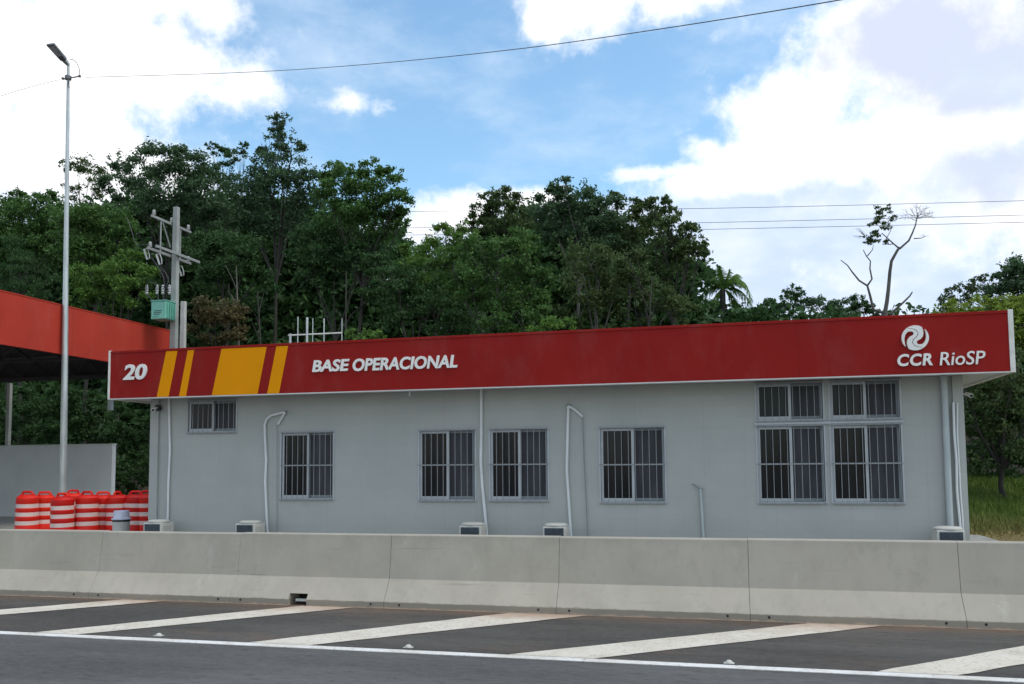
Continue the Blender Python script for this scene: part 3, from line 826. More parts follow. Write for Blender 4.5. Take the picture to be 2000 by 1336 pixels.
for i, (px, Y, rz, lb) in enumerate(dlist):
    o = d0 if i == 0 else copy_tree(d0)
    p = P(px, 1000, Y); o.location = (p.x, Y, .003); o.rotation_euler = (random.uniform(-.025, .025), random.uniform(-.025, .025), rz)
    s = random.uniform(1.085, 1.12); o.scale = (1.07, 1.07, s)
    if i == 8: o.location.x = P(287, 1000, 18.15).x; o.location.y = 18.15
    tag(o, 'red and white striped traffic drum, ' + lb, 'traffic drum', 'red and white drums stored beside the building')
p = P(237, 1010, 16.1)
bn = empty('waste_bin', (p.x, 16.1, .003), 'small grey round bin with a white lid, in front of the red drums', 'bin')
MB().lathe([(.15, 0), (.165, .02), (.175, .46)], 24).build('body', M['bin'], bn, True)
MB().lathe([(.178, .44), (.182, .445), (.182, .475), (.178, .48)], 24).build('black_band', M['black'], bn, True)
MB().lathe([(.19, .481), (.20, .485), (.20, .51), (.165, .525), (.16, .53), (.155, .66), (.14, .675), (.05, .68)], 24).build('lid', M['lid'], bn, True)

# ------------------------------------------------------------------ lamp pole and wires
b0 = P(124.5, 975, 19.3); tp = P(133.5, 128, 19.3)
lamp = empty('street_lamp', (b0.x, 19.3, 0), 'tall thin galvanised street lamp pole rising behind the red drums at the left', 'street lamp')
dx = tp.x-b0.x
MB().tube([(-.01, 0, 0), (dx*.35, 0, tp.z*.35), (dx*.75, 0, tp.z*.75), (dx, 0, tp.z)], [.092, .078, .052, .036], 14).build('pole', M['galv'], lamp, True)
MB().lathe([(.20, 0), (.20, .02), (.11, .03), (.10, .12)], 16).build('base_plate', M['galv'], lamp)
def LP(px, py, Y): v = P(px, py, Y); return v - Vector((b0.x, 19.3, 0))
a = LP(134, 127, 19.3); b = LP(98, 86, 18.6); d = (b-a).normalized()
hd = MB(); side = d.cross(Vector((0, 0, 1))).normalized(); up = side.cross(d)
def slab(p0, p1, w0, w1, t0, t1):
    vs = []
    for p_, w_, t_ in ((p0, w0, t0), (p1, w1, t1)):
        for sx, sz in ((-1, -1), (1, -1), (1, 1), (-1, 1)): vs.append(p_+side*sx*w_+up*sz*t_)
    return MB().add(vs, [(0, 1, 2, 3), (7, 6, 5, 4), (0, 4, 5, 1), (1, 5, 6, 2), (2, 6, 7, 3), (3, 7, 4, 0)])
slab(a, a+d*.22, .04, .07, .03, .04).build('arm', M['galv'], lamp)
hh = slab(a+d*.2, b, .09, .12, .045, .03).build('lamp_head', M['head'], lamp, bevel=.012)
o = slab(a+d*.36-up*.044, b-d*.06-up*.034, .07, .09, .004, .004).build('lens', M['lens'], hh)
# bracket with insulators
kz = LP(133, 152, 19.3)
MB().tube([kz+Vector((-.16, 0, -.02)), kz+Vector((.36, 0, 0))], .018, 8).build('wire_bracket', M['head'], lamp)
MB().lathe([(.03, -.06), (.085, -.05), (.085, .05), (.03, .06)], 14, tuple(kz)).build('clamp', M['head'], lamp)
for q in (-.17, .37): MB().lathe([(.02, -.03), (.04, -.02), (.03, 0), (.04, .02), (.02, .03)], 10, tuple(kz+Vector((q, 0, 0)))).build('insulator', M['head'], lamp)
MB().tube([LP(x, y, 19.3) for x, y in ((137, 117), (142, 116), (150, 123), (155, 135), (156, 150))], .009, 6).build('feed_cable', M['wire'], lamp)
MB().tube([kz+Vector((.02, -.03, 0)), kz+Vector((.06, -.05, -.12)), kz+Vector((.05, -.05, -.25)), kz+Vector((.09, -.04, -.30))], .014, 6).build('feed_cable', M['wire'], lamp)

def wire(name, pts, r_, label, cat='cable', group=None):
    # smooth curve through a few surveyed points
    pts = [Vector(p_) for p_ in pts]; out = []
    for i in range(len(pts)-1):
        p0 = pts[max(i-1, 0)]; p1 = pts[i]; p2 = pts[i+1]; p3 = pts[min(i+2, len(pts)-1)]
        for q in range(12):
            t_ = q/12
            out.append(.5*((2*p1)+(-p0+p2)*t_+(2*p0-5*p1+4*p2-p3)*t_**2+(-p0+3*p1-3*p2+p3)*t_**3))
    out.append(pts[-1]); c = out[0].copy()
    rr = r_ if not callable(r_) else [r_(p_) for p_ in out]
    o = MB().tube([p_-c for p_ in out], rr, 6).build(name, M['wire']); o.location = c
    return tag(o, label, cat, group)
wire('overhead_cable', [P(168, 151, 19.3), P(460, 142, 16.8), P(700, 127, 14.8), P(1000, 97, 12.5), P(1300, 55, 10.6), P(1640, 0, 8.8), P(1900, -50, 7.7), P(2300, -140, 6.5)], .0058,
     'black cable sagging from the lamp pole across the sky to the upper right', 'cable')
wire('overhead_cable', [P(118, 155, 19.3), P(60, 170, 18.5), P(0, 188, 17.8), P(-150, 238, 16)], .005, 'thin cable leaving the lamp pole towards the left edge', 'cable')
for pts, lb in ((((-300, 424), (800, 413), (1380, 407), (2000, 392), (2500, 378)), 'topmost of the three power lines over the right-hand trees'),
                (((-300, 458), (800, 445), (1370, 435), (2000, 420), (2500, 406)), 'middle power line of the three over the right-hand trees'),
                (((-300, 470), (800, 459), (1380, 448), (2000, 434), (2500, 420)), 'lowest of the three power lines over the right-hand trees')):
    wire('power_line', [P(x, y, 62) for x, y in pts], .016, lb, 'power line', 'power lines behind the trees')

# ------------------------------------------------------------------ utility pole with transformer
UY = 23.2; ux = P(341, 600, UY).x
up_ = empty('utility_pole', (ux, UY, 0), 'concrete utility pole with slanting crossarms behind the left end of the office', 'utility pole')
ztop = P(341, 405, UY).z
def U(px, py, Y=UY): return P(px, py, Y)-Vector((ux, UY, 0))
s = MB()
s.add([(-.13, -.1, 0), (.13, -.1, 0), (.13, .1, 0), (-.13, .1, 0), (-.082, -.07, ztop), (.082, -.07, ztop), (.082, .07, ztop), (-.082, .07, ztop)],
      [(3, 2, 1, 0), (4, 5, 6, 7), (0, 1, 5, 4), (1, 2, 6, 5), (2, 3, 7, 6), (3, 0, 4, 7)])
s.build('shaft', M['pole_concrete'], up_, bevel=.02)
def arm(p0, p1, xoff, th=.04):
    X = ux+xoff
    a_ = PX(*p0, X); b_ = PX(*p1, X)
    v0 = a_-Vector((ux, UY, 0)); v1 = b_-Vector((ux, UY, 0))
    zc = (v0.z+v1.z)/2
    y0, y1 = v0.y, v1.y
    MB().box(xoff-th*.8, xoff+th*.8, y0, y1, zc-th, zc+th).build('crossarm', M['steel'], up_, bevel=.008)
    return xoff, y0, y1, zc
A1 = arm((296, 417), (372, 458), -.14)
A2 = arm((305, 477), (389, 516), .15, .042)
A3 = arm((288, 481), (372, 518), -.15, .042)
for A, k_ in ((A1, 3), (A3, 2)):
    for q in range(k_):
        y = A[1]+(A[2]-A[1])*(.06+.88*q/max(1, k_-1))
        MB().lathe([(.02, 0), (.06, .02), (.035, .05), (.065, .075), (.035, .1), (.05, .13), (.03, .16)], 12, (A[0], y, A[3]+.05)).build('insulator', M['porcelain'], up_, True)
s = MB()
for y in (A1[1]*.55, A1[2]*.45): s.tube([(-.14, y, A1[3]), (-.14, y, A3[3])], .022, 6)
s.tube([(-.14, A1[1]*.5, A1[3]), (-.11, -.12, A1[3]-.75)], .02, 6)
s.tube([(-.14, A1[2]*.35, A1[3]), (.0, .1, A1[3]-.75)], .02, 6)
s.build('brace', M['steel'], up_)
# fuse cutouts hanging from the lower arms
for px, py in ((285, 497), (309, 507), (352, 530)):
    c = U(px, py, UY-1.0 if px < 340 else UY+.3)
    f_ = MB().tube([c+Vector((-.07, 0, .16)), c+Vector((.0, 0, -.02)), c+Vector((.05, 0, -.16))], .028, 8)
    f_.tube([c+Vector((.05, 0, .17)), c+Vector((.12, 0, .0)), c+Vector((.13, 0, -.13))], .014, 6)
    f_.tube([c+Vector((-.07, 0, .16)), c+Vector((.05, 0, .17))], .012, 6); f_.tube([c+Vector((.05, 0, -.16)), c+Vector((.13, 0, -.13))], .012, 6)
    f_.build('fuse_cutout', M['porcelain'], up_)
w_ = MB()
for pts in (((296, 503), (308, 520), (319, 540), (322, 560), (318, 565)), ((312, 520), (325, 535), (330, 552), (320, 560), (308, 556)), ((285, 570), (287, 553), (296, 551), (305, 556), (308, 565)),
            ((248, 425), (257, 450), (262, 470), (270, 480), (285, 478)), ((286, 575), (296, 584), (304, 588)), ((308, 572), (310, 590)), ((318, 572), (320, 590)), ((330, 540), (326, 560), (331, 570))):
    w_.tube([U(x, y, UY-.6) for x, y in pts], .011, 5)
w_.build('jumper_wire', M['wire'], up_)
# transformer
tcx, tcz = U(320, 608, UY-.35).x, U(320, 608, UY-.35).z
tk = MB().box(tcx-.25, tcx+.25, -.62, -.14, tcz-.28, tcz+.27).build('transformer_tank', M['teal'], up_, bevel=.02)
MB().box(tcx-.27, tcx+.27, -.64, -.12, tcz+.272, tcz+.30).build('tank_lid', M['teal'], tk)
dm = MB()
for q, (a_, b_) in enumerate(((-.13, .12), (-.16, .10), (-.16, .06))): dm.box(tcx+a_, tcx+b_, -.6245, -.6205, tcz-.04-q*.055, tcz-.015-q*.055)
dm.box(tcx-.19, tcx-.0, -.6245, -.6205, tcz-.22, tcz-.205)
dm.build('stencilled_marks', M['decal'], tk)
for q in range(4): MB().box(tcx+.252, tcx+.30, -.56+q*.11, -.52+q*.11, tcz-.24, tcz+.22).build('cooling_fin', M['teal'], tk)
for px in (287, 307, 318, 331):
    c = U(px, 565, UY-.45); 
    MB().lathe([(.03, -.16), (.05, -.12), (.028, -.08), (.055, -.05), (.03, -.01), (.055, .02), (.03, .06), (.045, .09), (.015, .14)], 12, (c.x, c.y, c.z)).build('bushing', M['porcelain'], tk, True)
MB().box(tcx+.2, -.02, -.13, .02, tcz-.02, tcz+.02).build('mounting_bracket', M['steel'], up_)
# short post beside it
px_ = P(358, 630, 22.9)
pp = empty('concrete_post', (px_.x, 22.9, 0), 'short pale concrete post just right of the utility pole', 'post')
zt = P(358, 589, 22.9).z
s = MB().add([(-.1, -.08, 0), (.1, -.08, 0), (.1, .08, 0), (-.1, .08, 0), (-.07, -.06, zt), (.07, -.06, zt), (.07, .06, zt), (-.07, .06, zt)],
             [(3, 2, 1, 0), (4, 5, 6, 7), (0, 1, 5, 4), (1, 2, 6, 5), (2, 3, 7, 6), (3, 0, 4, 7)])
s.build('shaft', M['post_concrete'], pp, bevel=.012)
MB().box(-.115, .115, -.095, .095, zt*.52, zt*.52+.05).build('clamp_band', M['steel'], pp)

# ------------------------------------------------------------------ vegetation
def leaf_mesh(name, centers, size, aspect, mat, parent, droop=.0, up=.5):
    n = len(centers)
    nrm = rng.normal(size=(n, 3)); nrm[:, 2] += up*1.6; nrm /= np.linalg.norm(nrm, axis=1)[:, None]
    t = rng.normal(size=(n, 3)); t[:, 2] -= droop; t -= nrm*(t*nrm).sum(1)[:, None]; t /= np.linalg.norm(t, axis=1)[:, None]
    b = np.cross(nrm, t)
    L = size*rng.uniform(.6, 1.35, n)[:, None]; W = L*aspect
    bend = nrm*L*.14
    v = np.stack([centers-t*L, centers+b*W-bend*.2, centers+t*L-bend, centers-b*W-bend*.2], 1).reshape(-1, 3)
    me = bpy.data.meshes.new(name)
    me.vertices.add(4*n); me.vertices.foreach_set('co', v.astype(np.float32).ravel())
    me.loops.add(4*n); me.loops.foreach_set('vertex_index', np.arange(4*n, dtype=np.int32))
    me.polygons.add(n); me.polygons.foreach_set('loop_start', np.arange(0, 4*n, 4, dtype=np.int32))
    me.update(calc_edges=True); me.validate()
    me.materials.append(mat)
    o = bpy.data.objects.new(name, me); link(o)
    if parent: o.parent = parent
    return o
def cloud(c, r, dens, cl=.42, hollow=.5, sq=(1, .85, .9)):
    """leaf centres clustered in sprays near the outside of one bough"""
    area = 4*math.pi*r*r; n = max(30, int(dens*area)); m_ = max(6, int(area*1.5))
    d = rng.normal(size=(m_, 3)); d /= np.linalg.norm(d, axis=1)[:, None]
    rad = r*(hollow+(1.06-hollow)*rng.random(m_)**.6)
    cc = d*rad[:, None]*np.array(sq)
    k_ = rng.integers(0, m_, n)
    s = cl*1.15*min(1, r*.75)
    g = rng.normal(size=(n, 3))*s*.55*np.array([1, 1, .55])
    return np.array(c)+cc[k_]+g
LEAVES = 0
def tree(name, label, Y, base, bl, leaf='mid', dens=70, size=.17, aspect=.42, trunk=.16, cat='tree', group=None, hollow=.5, droop=0, bark='bark', limbs=True, cl=.42, up=.5):
    global LEAVES
    if Y < 31.5: size *= .78; dens *= 1.35
    p = P(base, 700, Y); bz = terrain(p.x, Y)-.1
    trunk *= .62
    root = empty(name, (p.x, Y, bz), label, cat, group)
    rv = Vector((p.x, Y, bz)); pts = []; cs = []
    for bq in bl:
        px, py, rp = bq[:3]
        yy = Y + random.uniform(-.6, .6) + (bq[3] if len(bq) > 3 else 0)
        c = P(px, py, yy)-rv; r_ = rp*Y/F*1.03
        cs.append((c, r_)); pts.append(cloud(c, r_, dens*2.45, cl, hollow))
        # ragged twigs beyond the outline
        d = rng.normal(size=(7, 3)); d /= np.linalg.norm(d, axis=1)[:, None]; d[:, 2] = np.abs(d[:, 2])*.8
        for q in d: pts.append(np.array(c)+q*r_*rng.uniform(.95, 1.28)+rng.normal(size=(int(6+dens*.16), 3))*.13*min(1.4, r_))
    pts = np.vstack(pts); LEAVES += len(pts)
    leaf_mesh('crown', pts, size*.48, aspect*1.05, LEAF[leaf], root, droop, up)
    if trunk:
        mb = MB(); cen = sum((c for c, _ in cs), Vector())/len(cs); lo = min(c.z for c, _ in cs)
        fork = Vector((cen.x*.7, cen.y, max(.5, lo*.75)))
        mb.tube([(0, 0, 0), Vector((random.uniform(-.2, .2), 0, fork.z*.5)), fork], [trunk, trunk*.8, trunk*.65], 8)
        if limbs:
            for c, r_ in cs:
                mid = fork.lerp(c, .5)+Vector((random.uniform(-.3, .3), random.uniform(-.3, .3), random.uniform(-.1, .4)))
                mb.tube([fork, mid, c+Vector((0, 0, r_*.3))], [trunk*.45, trunk*.28, trunk*.1], 6)
                for q in range(3):
                    e = c+Vector((random.uniform(-1, 1)*r_, random.uniform(-.6, .6)*r_, random.uniform(-.2, .9)*r_))
                    mb.tube([mid.lerp(c, .5), mid.lerp(e, .7)+Vector((0, 0, .1)), e], [trunk*.16, trunk*.1, trunk*.04], 5)
        mb.build('trunk', M[bark], root, True)
    return root
G1 = 'forest trees behind the building'
T = lambda *a, **k: tree('forest_tree', *a, group=G1, **k)
T('dark broad tree at the left edge above the canopy roof', 34, 20, [(-40, 440, 70), (10, 430, 55), (55, 440, 60), (95, 420, 45), (-10, 500, 70), (60, 500, 60), (110, 470, 50), (90, 385, 22), (30, 392, 26)], 'mid', 80)
T('sparse airy tree poking into the white cloud behind the lamp pole', 37, 170, [(150, 330, 26), (175, 325, 30), (195, 350, 24), (140, 375, 22), (180, 385, 30), (130, 325, 14)], 'olive', 42, .15, trunk=.11)
T('green tree right of the lamp pole below the sparse tree', 32, 170, [(150, 440, 55), (200, 430, 52), (165, 490, 55), (215, 490, 45), (245, 445, 30)], 'mid', 85)
T('wide rounded tree rising behind the utility pole', 35, 330, [(240, 320, 30), (270, 345, 45), (300, 315, 40), (340, 310, 38), (375, 325, 42), (330, 370, 60), (400, 370, 50), (275, 400, 45), (420, 420, 42), (375, 430, 55), (225, 365, 30)], 'blue', 72)
T('slender tree with a feathery top leaning left of the tallest tree', 38, 450, [(415, 288, 13), (432, 300, 18), (450, 315, 22), (435, 340, 26), (470, 300, 13), (478, 285, 9), (460, 360, 30)], 'deep', 60, .15, trunk=.1)
T('tallest tree, its narrow tufted top standing highest above the forest', 36, 540, [(545, 232, 20), (548, 262, 24), (530, 290, 26), (570, 290, 24), (520, 325, 38), (565, 330, 42), (600, 345, 28), (490, 370, 40), (545, 380, 52), (595, 395, 40), (490, 430, 45), (555, 440, 48), (475, 400, 30)], 'blue', 55, hollow=.35)
T('large tree with clumped round boughs right of the tallest tree', 33, 700, [(655, 335, 24), (690, 345, 32), (725, 335, 24), (760, 340, 22), (745, 375, 38), (700, 390, 46), (655, 385, 36), (780, 395, 26), (770, 430, 28), (720, 440, 48), (660, 440, 48), (785, 440, 14), (640, 350, 16)], 'mid', 85, cl=.5)
T('low leafy tree filling the gap below the white cloud, left of centre', 31, 840, [(800, 505, 28), (840, 490, 32), (870, 465, 28), (905, 460, 26), (880, 500, 40), (830, 530, 45)], 'bright', 80)
T('pale-topped tree left of the brown-crowned tree', 36, 970, [(955, 390, 20), (985, 390, 26), (1015, 405, 24), (940, 415, 20), (965, 430, 38), (1010, 440, 40), (925, 445, 22)], 'olive', 66)
T('tall brown-green domed tree right of centre', 34, 1120, [(1100, 368, 24), (1080, 395, 34), (1120, 385, 34), (1150, 400, 30), (1075, 435, 42), (1130, 440, 50), (1175, 420, 36), (1195, 400, 20), (1180, 460, 40)], 'blue', 72, bark='bark_pale')
T('olive tree with reddish twigs beside the domed tree', 35, 1220, [(1200, 385, 14), (1230, 410, 24), (1255, 425, 26), (1215, 450, 34), (1250, 475, 36), (1240, 400, 12)], 'olive', 58)
T('tree with three small tufts above its crown, right end of the forest', 33, 1300, [(1275, 400, 15), (1300, 398, 13), (1315, 420, 14), (1280, 440, 30), (1320, 455, 34), (1350, 460, 22), (1350, 490, 26), (1290, 490, 42), (1335, 510, 36), (1365, 498, 14), (1305, 545, 32)], 'olive', 66)
# front layer
T('bright bushy tree straight above the end of the lettering', 28, 950, [(880, 520, 40), (940, 495, 42), (1000, 505, 40), (920, 560, 48), (990, 570, 50), (1050, 560, 38), (1060, 620, 36), (960, 625, 45), (1010, 480, 34)], 'mid', 85)
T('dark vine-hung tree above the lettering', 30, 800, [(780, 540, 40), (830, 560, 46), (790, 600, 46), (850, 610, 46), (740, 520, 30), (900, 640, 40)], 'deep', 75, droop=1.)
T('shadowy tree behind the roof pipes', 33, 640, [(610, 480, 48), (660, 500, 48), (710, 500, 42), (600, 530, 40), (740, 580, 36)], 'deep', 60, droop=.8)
T('dark tree right of the utility pole', 32, 440, [(400, 480, 48), (440, 500, 50), (480, 500, 44), (420, 545, 40), (500, 560, 40)], 'deep', 70)
T('rounded yellow-green bush right of the short concrete post', 27, 430, [(420, 605, 36), (455, 620, 38), (405, 640, 34), (450, 650, 34)], 'brown', 80, trunk=.08)
T('leafy tree between the lamp pole and the transformer', 29, 230, [(180, 540, 42), (230, 530, 42), (210, 580, 45), (260, 570, 38), (165, 590, 34), (285, 540, 26), (260, 510, 28)], 'bright', 80)
T('hanging-leaved tree at the left edge just above the canopy', 30, 40, [(20, 500, 44), (55, 520, 38), (-20, 540, 44), (30, 550, 36), (90, 560, 34)], 'deep', 80, droop=2.5, aspect=.2)
T('pale reddish-stemmed tree above the plain red stretch of fascia', 30, 1180, [(1130, 500, 40), (1180, 520, 40), (1150, 560, 42), (1200, 580, 38), (1120, 610, 32), (1170, 625, 34)], 'olive', 58, droop=1.2, bark='bark_pale')
T('olive thicket tree at the right end of the dense forest', 29, 1290, [(1240, 560, 36), (1290, 590, 36), (1250, 615, 32), (1325, 605, 28), (1230, 520, 34)], 'olive', 68, droop=.6)
T('small bright shrub peeping over the fascia near the roof pipes', 25, 700, [(690, 655, 16), (715, 655, 14), (740, 658, 12)], 'bright', 90, .13, trunk=.04)
T('small bright shrub over the fascia right of the domed tree', 25, 1090, [(1075, 640, 20), (1110, 638, 16), (1040, 650, 14)], 'bright', 90, .13, trunk=.04)
# far line at right
G2 = 'distant trees along the low skyline at the right'
D = lambda *a, **k: tree('distant_tree', *a, group=G2, **k)
D('distant round trees left end of the low skyline beside the palm', 52, 1385, [(1380, 600, 18), (1400, 605, 20), (1440, 610, 20), (1465, 618, 14), (1350, 600, 16)], 'deep', 40, .2)
D('distant tree with a small flat-topped crown above the low skyline', 54, 1545, [(1535, 590, 14), (1548, 572, 15), (1560, 580, 12), (1530, 605, 18)], 'deep', 45, .2)
D('distant small tree just left of the flat-topped one', 54, 1503, [(1500, 590, 10), (1505, 600, 13), (1490, 612, 16)], 'deep', 45, .2)
D('distant hedge-like trees at the middle of the low skyline', 56, 1600, [(1575, 600, 20), (1590, 592, 15), (1612, 602, 20), (1640, 600, 20), (1660, 605, 20)], 'blue', 45, .2)
D('distant trees in front of the bare tree, ending the low skyline', 50, 1690, [(1675, 592, 16), (1685, 608, 18), (1715, 616, 12), (1740, 618, 10)], 'deep', 45, .2)
# right hill
G3 = 'trees on the slope at the right'
S = lambda *a, **k: tree('slope_tree', *a, group=G3, **k)
S('yellow-green mass of climbing shrubs on the hilltop above the right end of the fascia', 33, 1940, [(1850, 612, 22), (1890, 605, 24), (1935, 600, 26), (1985, 605, 32), (2030, 600, 40), (1985, 640, 40), (2040, 650, 50), (2000, 690, 40), (1900, 635, 30)], 'lime', 75, trunk=.1)
S('wispy small-leaved trees behind the yellow-green hilltop', 40, 1890, [(1858, 572, 12), (1850, 590, 13), (1885, 565, 13), (1905, 555, 13), (1920, 545, 9), (1900, 580, 22), (1935, 575, 18), (1860, 600, 18)], 'olive', 45, .14, trunk=.08)
S('dark round-topped tree at the right frame edge', 38, 1990, [(1965, 545, 22), (1985, 530, 22), (2005, 520, 26), (1960, 575, 28), (2010, 570, 40), (2050, 540, 40)], 'blue', 70)
S('dark overhanging tree right of the office end wall', 26, 1950, [(1900, 800, 34), (1940, 790, 40), (1990, 780, 45), (1915, 850, 36), (1960, 850, 42), (2010, 850, 45), (1905, 900, 26), (1880, 740, 30), (1930, 735, 36), (1985, 725, 40), (2040, 760, 50)], 'olive', 75, trunk=.14)
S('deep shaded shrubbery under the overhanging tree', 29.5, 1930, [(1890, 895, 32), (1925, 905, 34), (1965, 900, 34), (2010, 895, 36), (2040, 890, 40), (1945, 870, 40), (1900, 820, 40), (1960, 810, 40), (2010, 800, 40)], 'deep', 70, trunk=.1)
# plants under the canopy
G4 = 'dark bushes beyond the boundary wall'
K = lambda *a, **k: tree('bush', *a, group=G4, cat='bush', **k)
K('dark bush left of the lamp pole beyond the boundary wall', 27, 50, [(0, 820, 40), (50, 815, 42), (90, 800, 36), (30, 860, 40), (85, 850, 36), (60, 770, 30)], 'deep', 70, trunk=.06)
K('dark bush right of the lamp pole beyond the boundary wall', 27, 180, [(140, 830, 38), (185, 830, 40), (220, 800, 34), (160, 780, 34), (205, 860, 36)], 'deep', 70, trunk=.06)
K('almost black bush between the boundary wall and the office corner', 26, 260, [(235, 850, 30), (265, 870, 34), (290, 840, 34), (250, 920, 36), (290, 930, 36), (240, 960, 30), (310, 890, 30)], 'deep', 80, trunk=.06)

# solid forest interior
def interior():
    SK = [(-300, 450), (0, 450), (100, 430), (230, 375), (450, 385), (620, 400), (760, 440), (800, 515), (850, 520), (940, 425), (1080, 405), (1200, 425), (1350, 520), (1390, 600), (1700, 625), (1840, 625), (1950, 600), (2300, 560)]
    pts = []
    for px in range(-260, 2300, 42):
        top = float(np.interp(px, [a for a, b in SK], [b for a, b in SK]))
        py = top
        while py < 1000:
            py += 42
            if px > 420 and px < 1800 and py > 740: continue
            Y = 42 - (py-450)*.014 + random.uniform(-1.5, 1.5)
            if px > 1370: Y = 46
            c = P(px+random.uniform(-18, 18), py+random.uniform(-14, 14), Y)
            if c.z < terrain(c.x, c.y)-1: continue
            pts.append(cloud(c, 44*Y/F*1.1, 42, .6, .2))
    pts = np.vstack(pts)
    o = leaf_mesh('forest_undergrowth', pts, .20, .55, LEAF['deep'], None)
    tag(o, 'dense dark undergrowth and vines filling the forest behind the trees', 'undergrowth', kind='stuff')
    print('leaves', LEAVES, 'under', len(pts))
interior()
# slim stems visible in the shade
stm = [(465, 520, 640, 'pale'), (515, 570, 650, ''), (676, 530, 640, ''), (1035, 580, 640, 'pale'), (1262, 540, 620, '')]
for i, (px, y0, y1, kd) in enumerate(stm):
    Y = 27.5+random.uniform(-.5, 1); a = P(px, y1+60, Y); b = P(px+random.uniform(-26, 26), y0, Y+.5)
    gz = terrain(a.x, a.y)
    mb = MB(); base = Vector((a.x, a.y, gz-.2))
    mid = base.lerp(b, .65)+Vector((random.uniform(-.35, .35), 0, 0))
    mb.tube([(0, 0, 0), mid-base, b-base], [.05, .036, .02], 6)
    for q in range(3):
        s_ = mid.lerp(b, .3+.2*q)-base; e_ = s_+Vector((random.uniform(-.7, .7), random.uniform(-.3, .3), random.uniform(.5, 1.)))
        mb.tube([s_, s_.lerp(e_, .5)+Vector((0, 0, .05)), e_], [.016, .012, .007], 5)
    r_ = empty('bare_sapling', base, ['slim grey stem in the forest shade above the broad yellow stripe', 'slim dark stem in the forest shade just left of the roof pipes',
               'thin stem in the forest shade right of the roof pipes', 'pale stem in front of the bright bushy tree over the lettering', 'slender stem beside the olive thicket at the right'][i], 'sapling', 'bare stems in the forest')
    mb.build('trunk', M['bark_pale' if kd else 'bark'], r_, True)

# bare tree on the right skyline
def bare_tree():
    Y = 44; p = P(1725, 640, Y); bz = terrain(p.x, Y)
    r_ = empty('bare_tree', (p.x, Y, bz), 'nearly leafless tree with two leafy tufts standing against the sky at the right', 'tree')
    rv = Vector((p.x, Y, bz)); q = lambda pts: [P(x, y, Y)-rv for x, y in pts]
    mb = MB(); s = Y/F
    def br(pts, w0, w1): n = len(pts); mb.tube(q(pts), [(w0+(w1-w0)*i/(n-1))*s*.36 for i in range(n)], 7)
    mb.tube([Vector((0, 0, -.2)), q([(1727, 640)])[0], q([(1728, 610)])[0]], [.25, .16, .14], 8)
    br([(1728, 612), (1732, 590), (1735, 565), (1738, 530), (1741, 510), (1752, 490), (1757, 483)], 11, 6)
    br([(1757, 486), (1775, 470), (1782, 455), (1788, 440), (1790, 430), (1792, 415)], 5.5, 2)
    br([(1785, 466), (1800, 465), (1808, 461)], 3, 1.2)
    br([(1757, 486), (1745, 476), (1733, 465), (1722, 455)], 4.5, 2); br([(1745, 476), (1736, 478), (1731, 466), (1740, 450), (1735, 430)], 3, 1.2)
    br([(1728, 612), (1706, 605), (1700, 580), (1694, 558), (1678, 548), (1665, 532), (1655, 518), (1642, 508)], 8, 2)
    br([(1694, 558), (1703, 545), (1699, 525), (1700, 510), (1692, 500), (1686, 488)], 5, 2); br([(1694, 500), (1704, 488), (1706, 478)], 3, 1)
    br([(1738, 614), (1752, 602), (1765, 590), (1777, 578), (1782, 570)], 7, 3)
    def twig(x, y, a, ln, w, d):
        for t_ in range(3):
            a2 = a+random.uniform(-.3, .3); x2 = x+math.cos(a2)*ln*.5; y2 = y-math.sin(a2)*ln*.36
            a3 = a2+random.uniform(-.3, .3); x3 = x2+math.cos(a3)*ln*.5; y3 = y2-math.sin(a3)*ln*.36
            br([(x, y), (x2, y2), (x3, y3)], w, w*.6)
            if d:
                for s_ in (-1, 1): twig(x3, y3, a3+s_*random.uniform(.2, .75), ln*.62, w*.6, d-1)
                twig(x2, y2, a2+random.choice((-1, 1))*.7, ln*.5, w*.5, d-1)
            break
    for a in (2.9, 2.5, 2.1, 1.75, 1.4, 1.05, .7, .3, 0): twig(1791, 432-random.uniform(0, 12), a, 17, 1.6, 3)
    for a in (.2, 2.7, 1.8): twig(1806, 462, a, 6, .8, 1)
    for a in (2.2, 2.9, 1.5): twig(1734, 440, a, 10, 1.1, 2)
    for i in range(10):
        a = random.uniform(0, 2*math.pi); br([(1690, 462), (1675+12*math.cos(a), 455+10*math.sin(a))], 1., .4)
    mb.build('trunk', M['bark_pale'], r_, True)
    pts = []
    for x, y, rr in ((1718, 415, 12), (1738, 418, 11), (1708, 432, 11), (1726, 436, 13), (1730, 408, 8), (1698, 466, 11), (1712, 470, 12), (1706, 458, 8), (1730, 470, 7), (1735, 445, 6)):
        pts.append(cloud(P(x, y, Y)-rv, rr*s*1.25, 120, .38, .0))
    leaf_mesh('crown', np.vstack(pts), .062, .45, LEAF['olive'], r_)
bare_tree()

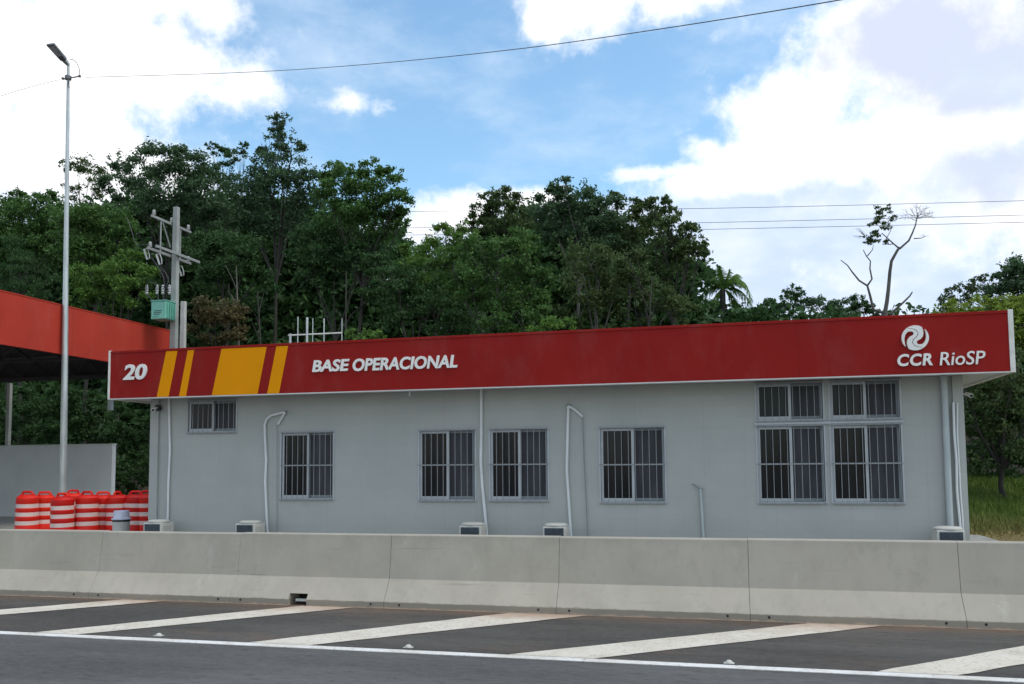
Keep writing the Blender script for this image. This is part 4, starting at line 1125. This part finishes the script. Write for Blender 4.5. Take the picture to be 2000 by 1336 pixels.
# palm
def palm():
    Y = 46; p = P(1413, 600, Y); bz = terrain(p.x, Y); rv = Vector((p.x, Y, bz))
    r_ = empty('palm_tree', (p.x, Y, bz), 'palm with arching fronds on the skyline at the right end of the forest', 'palm')
    top = P(1411, 566, Y)-rv
    MB().tube([(0, 0, 0), top*.5, top], [.2, .16, .15], 10).build('trunk', M['bark'], r_, True)
    s = Y/F
    ends = [(1466, 592, 1462, 520), (1474, 612, 1452, 548), (1374, 566, 1388, 528), (1362, 592, 1380, 548), (1452, 560, 1446, 524), (1383, 545, 1394, 528), (1405, 518, 1408, 540), (1425, 525, 1420, 540), (1440, 535, 1428, 538), (1393, 530, 1400, 545), (1440, 600, 1432, 566), (1388, 600, 1396, 572)]
    for ex, ey, mx, my in ends:
        a = top; e = P(ex, ey, Y+random.uniform(-1, .6))-rv; mi = P(mx, my, Y)-rv
        rach = [(1-t)**2*a+2*(1-t)*t*mi+t*t*e for t in [i/10 for i in range(11)]]
        f_ = MB().tube(rach, [.03*(1-.7*i/10) for i in range(11)], 5)
        for i in range(40):
            t = .12+.88*i/40; b_ = (1-t)**2*a+2*(1-t)*t*mi+t*t*e
            dv = ((mi-a)*(1-t)+(e-mi)*t).normalized(); ln = .62*math.sin(math.pi*min(1, .15+t*.8))+.12
            for sd_ in (-1, 1):
                out = (dv.cross(Vector((0, 0, 1))).normalized()*sd_*.55+dv*.45+Vector((random.uniform(-.2, .2), random.uniform(-.2, .2), -.55))).normalized()*ln
                wv_ = dv*.026
                f_.add([b_-wv_, b_+wv_, b_+out*.6+wv_*.8+Vector((0, 0, -.02)), b_+out, b_+out*.6-wv_*.8], [(0, 1, 2, 3, 4)])
        f_.build('frond', LEAF['bright'], r_)
palm()

# grass on the slope at the right and weeds
def grass():
    n = 60000
    x = rng.uniform(3.2, 14, n); y = 19.5+10.5*rng.random(n)**.85
    v = []; f_ = []
    z = np.array([terrain(a, b) for a, b in zip(x, y)])-.03
    h = rng.uniform(.05, .18, n)*np.clip((y-19.5)/2.5, .25, 1.25); ang = rng.uniform(0, 6.28, n); le = rng.uniform(-.1, .1, (n, 2)); wd = rng.uniform(.006, .014, n)
    co = np.stack([np.stack([x-np.cos(ang)*wd, y-np.sin(ang)*wd, z], 1), np.stack([x+np.cos(ang)*wd, y+np.sin(ang)*wd, z], 1), np.stack([x+le[:, 0], y+le[:, 1], z+h], 1)], 1).reshape(-1, 3)
    me = bpy.data.meshes.new('grass'); me.vertices.add(3*n); me.vertices.foreach_set('co', co.astype(np.float32).ravel())
    me.loops.add(3*n); me.loops.foreach_set('vertex_index', np.arange(3*n, dtype=np.int32))
    me.polygons.add(n); me.polygons.foreach_set('loop_start', np.arange(0, 3*n, 3, dtype=np.int32)); me.update(calc_edges=True); me.validate()
    t = MT('grass_blades')
    yy = t.math('ADD', t.xyz()[1], t.math('MULTIPLY', t.math('SUBTRACT', t.noise(1.2, 5, .7), .5), 3))
    g_ = t.mix(t.geo.outputs['Random Per Island'], (.055, .10, .012), (.13, .19, .022))
    d_ = t.mix(t.geo.outputs['Random Per Island'], (.22, .15, .06), (.22, .21, .06))
    t.col(t.mix(t.ramp(yy, 21.2, 24), d_, g_)); t.set(.7, 0, .3)
    me.materials.append(t.m)
    o = bpy.data.objects.new('grass', me); link(o); tag(o, 'green grass turning dry brown at the foot of the slope on the right', 'grass', kind='stuff')
grass()
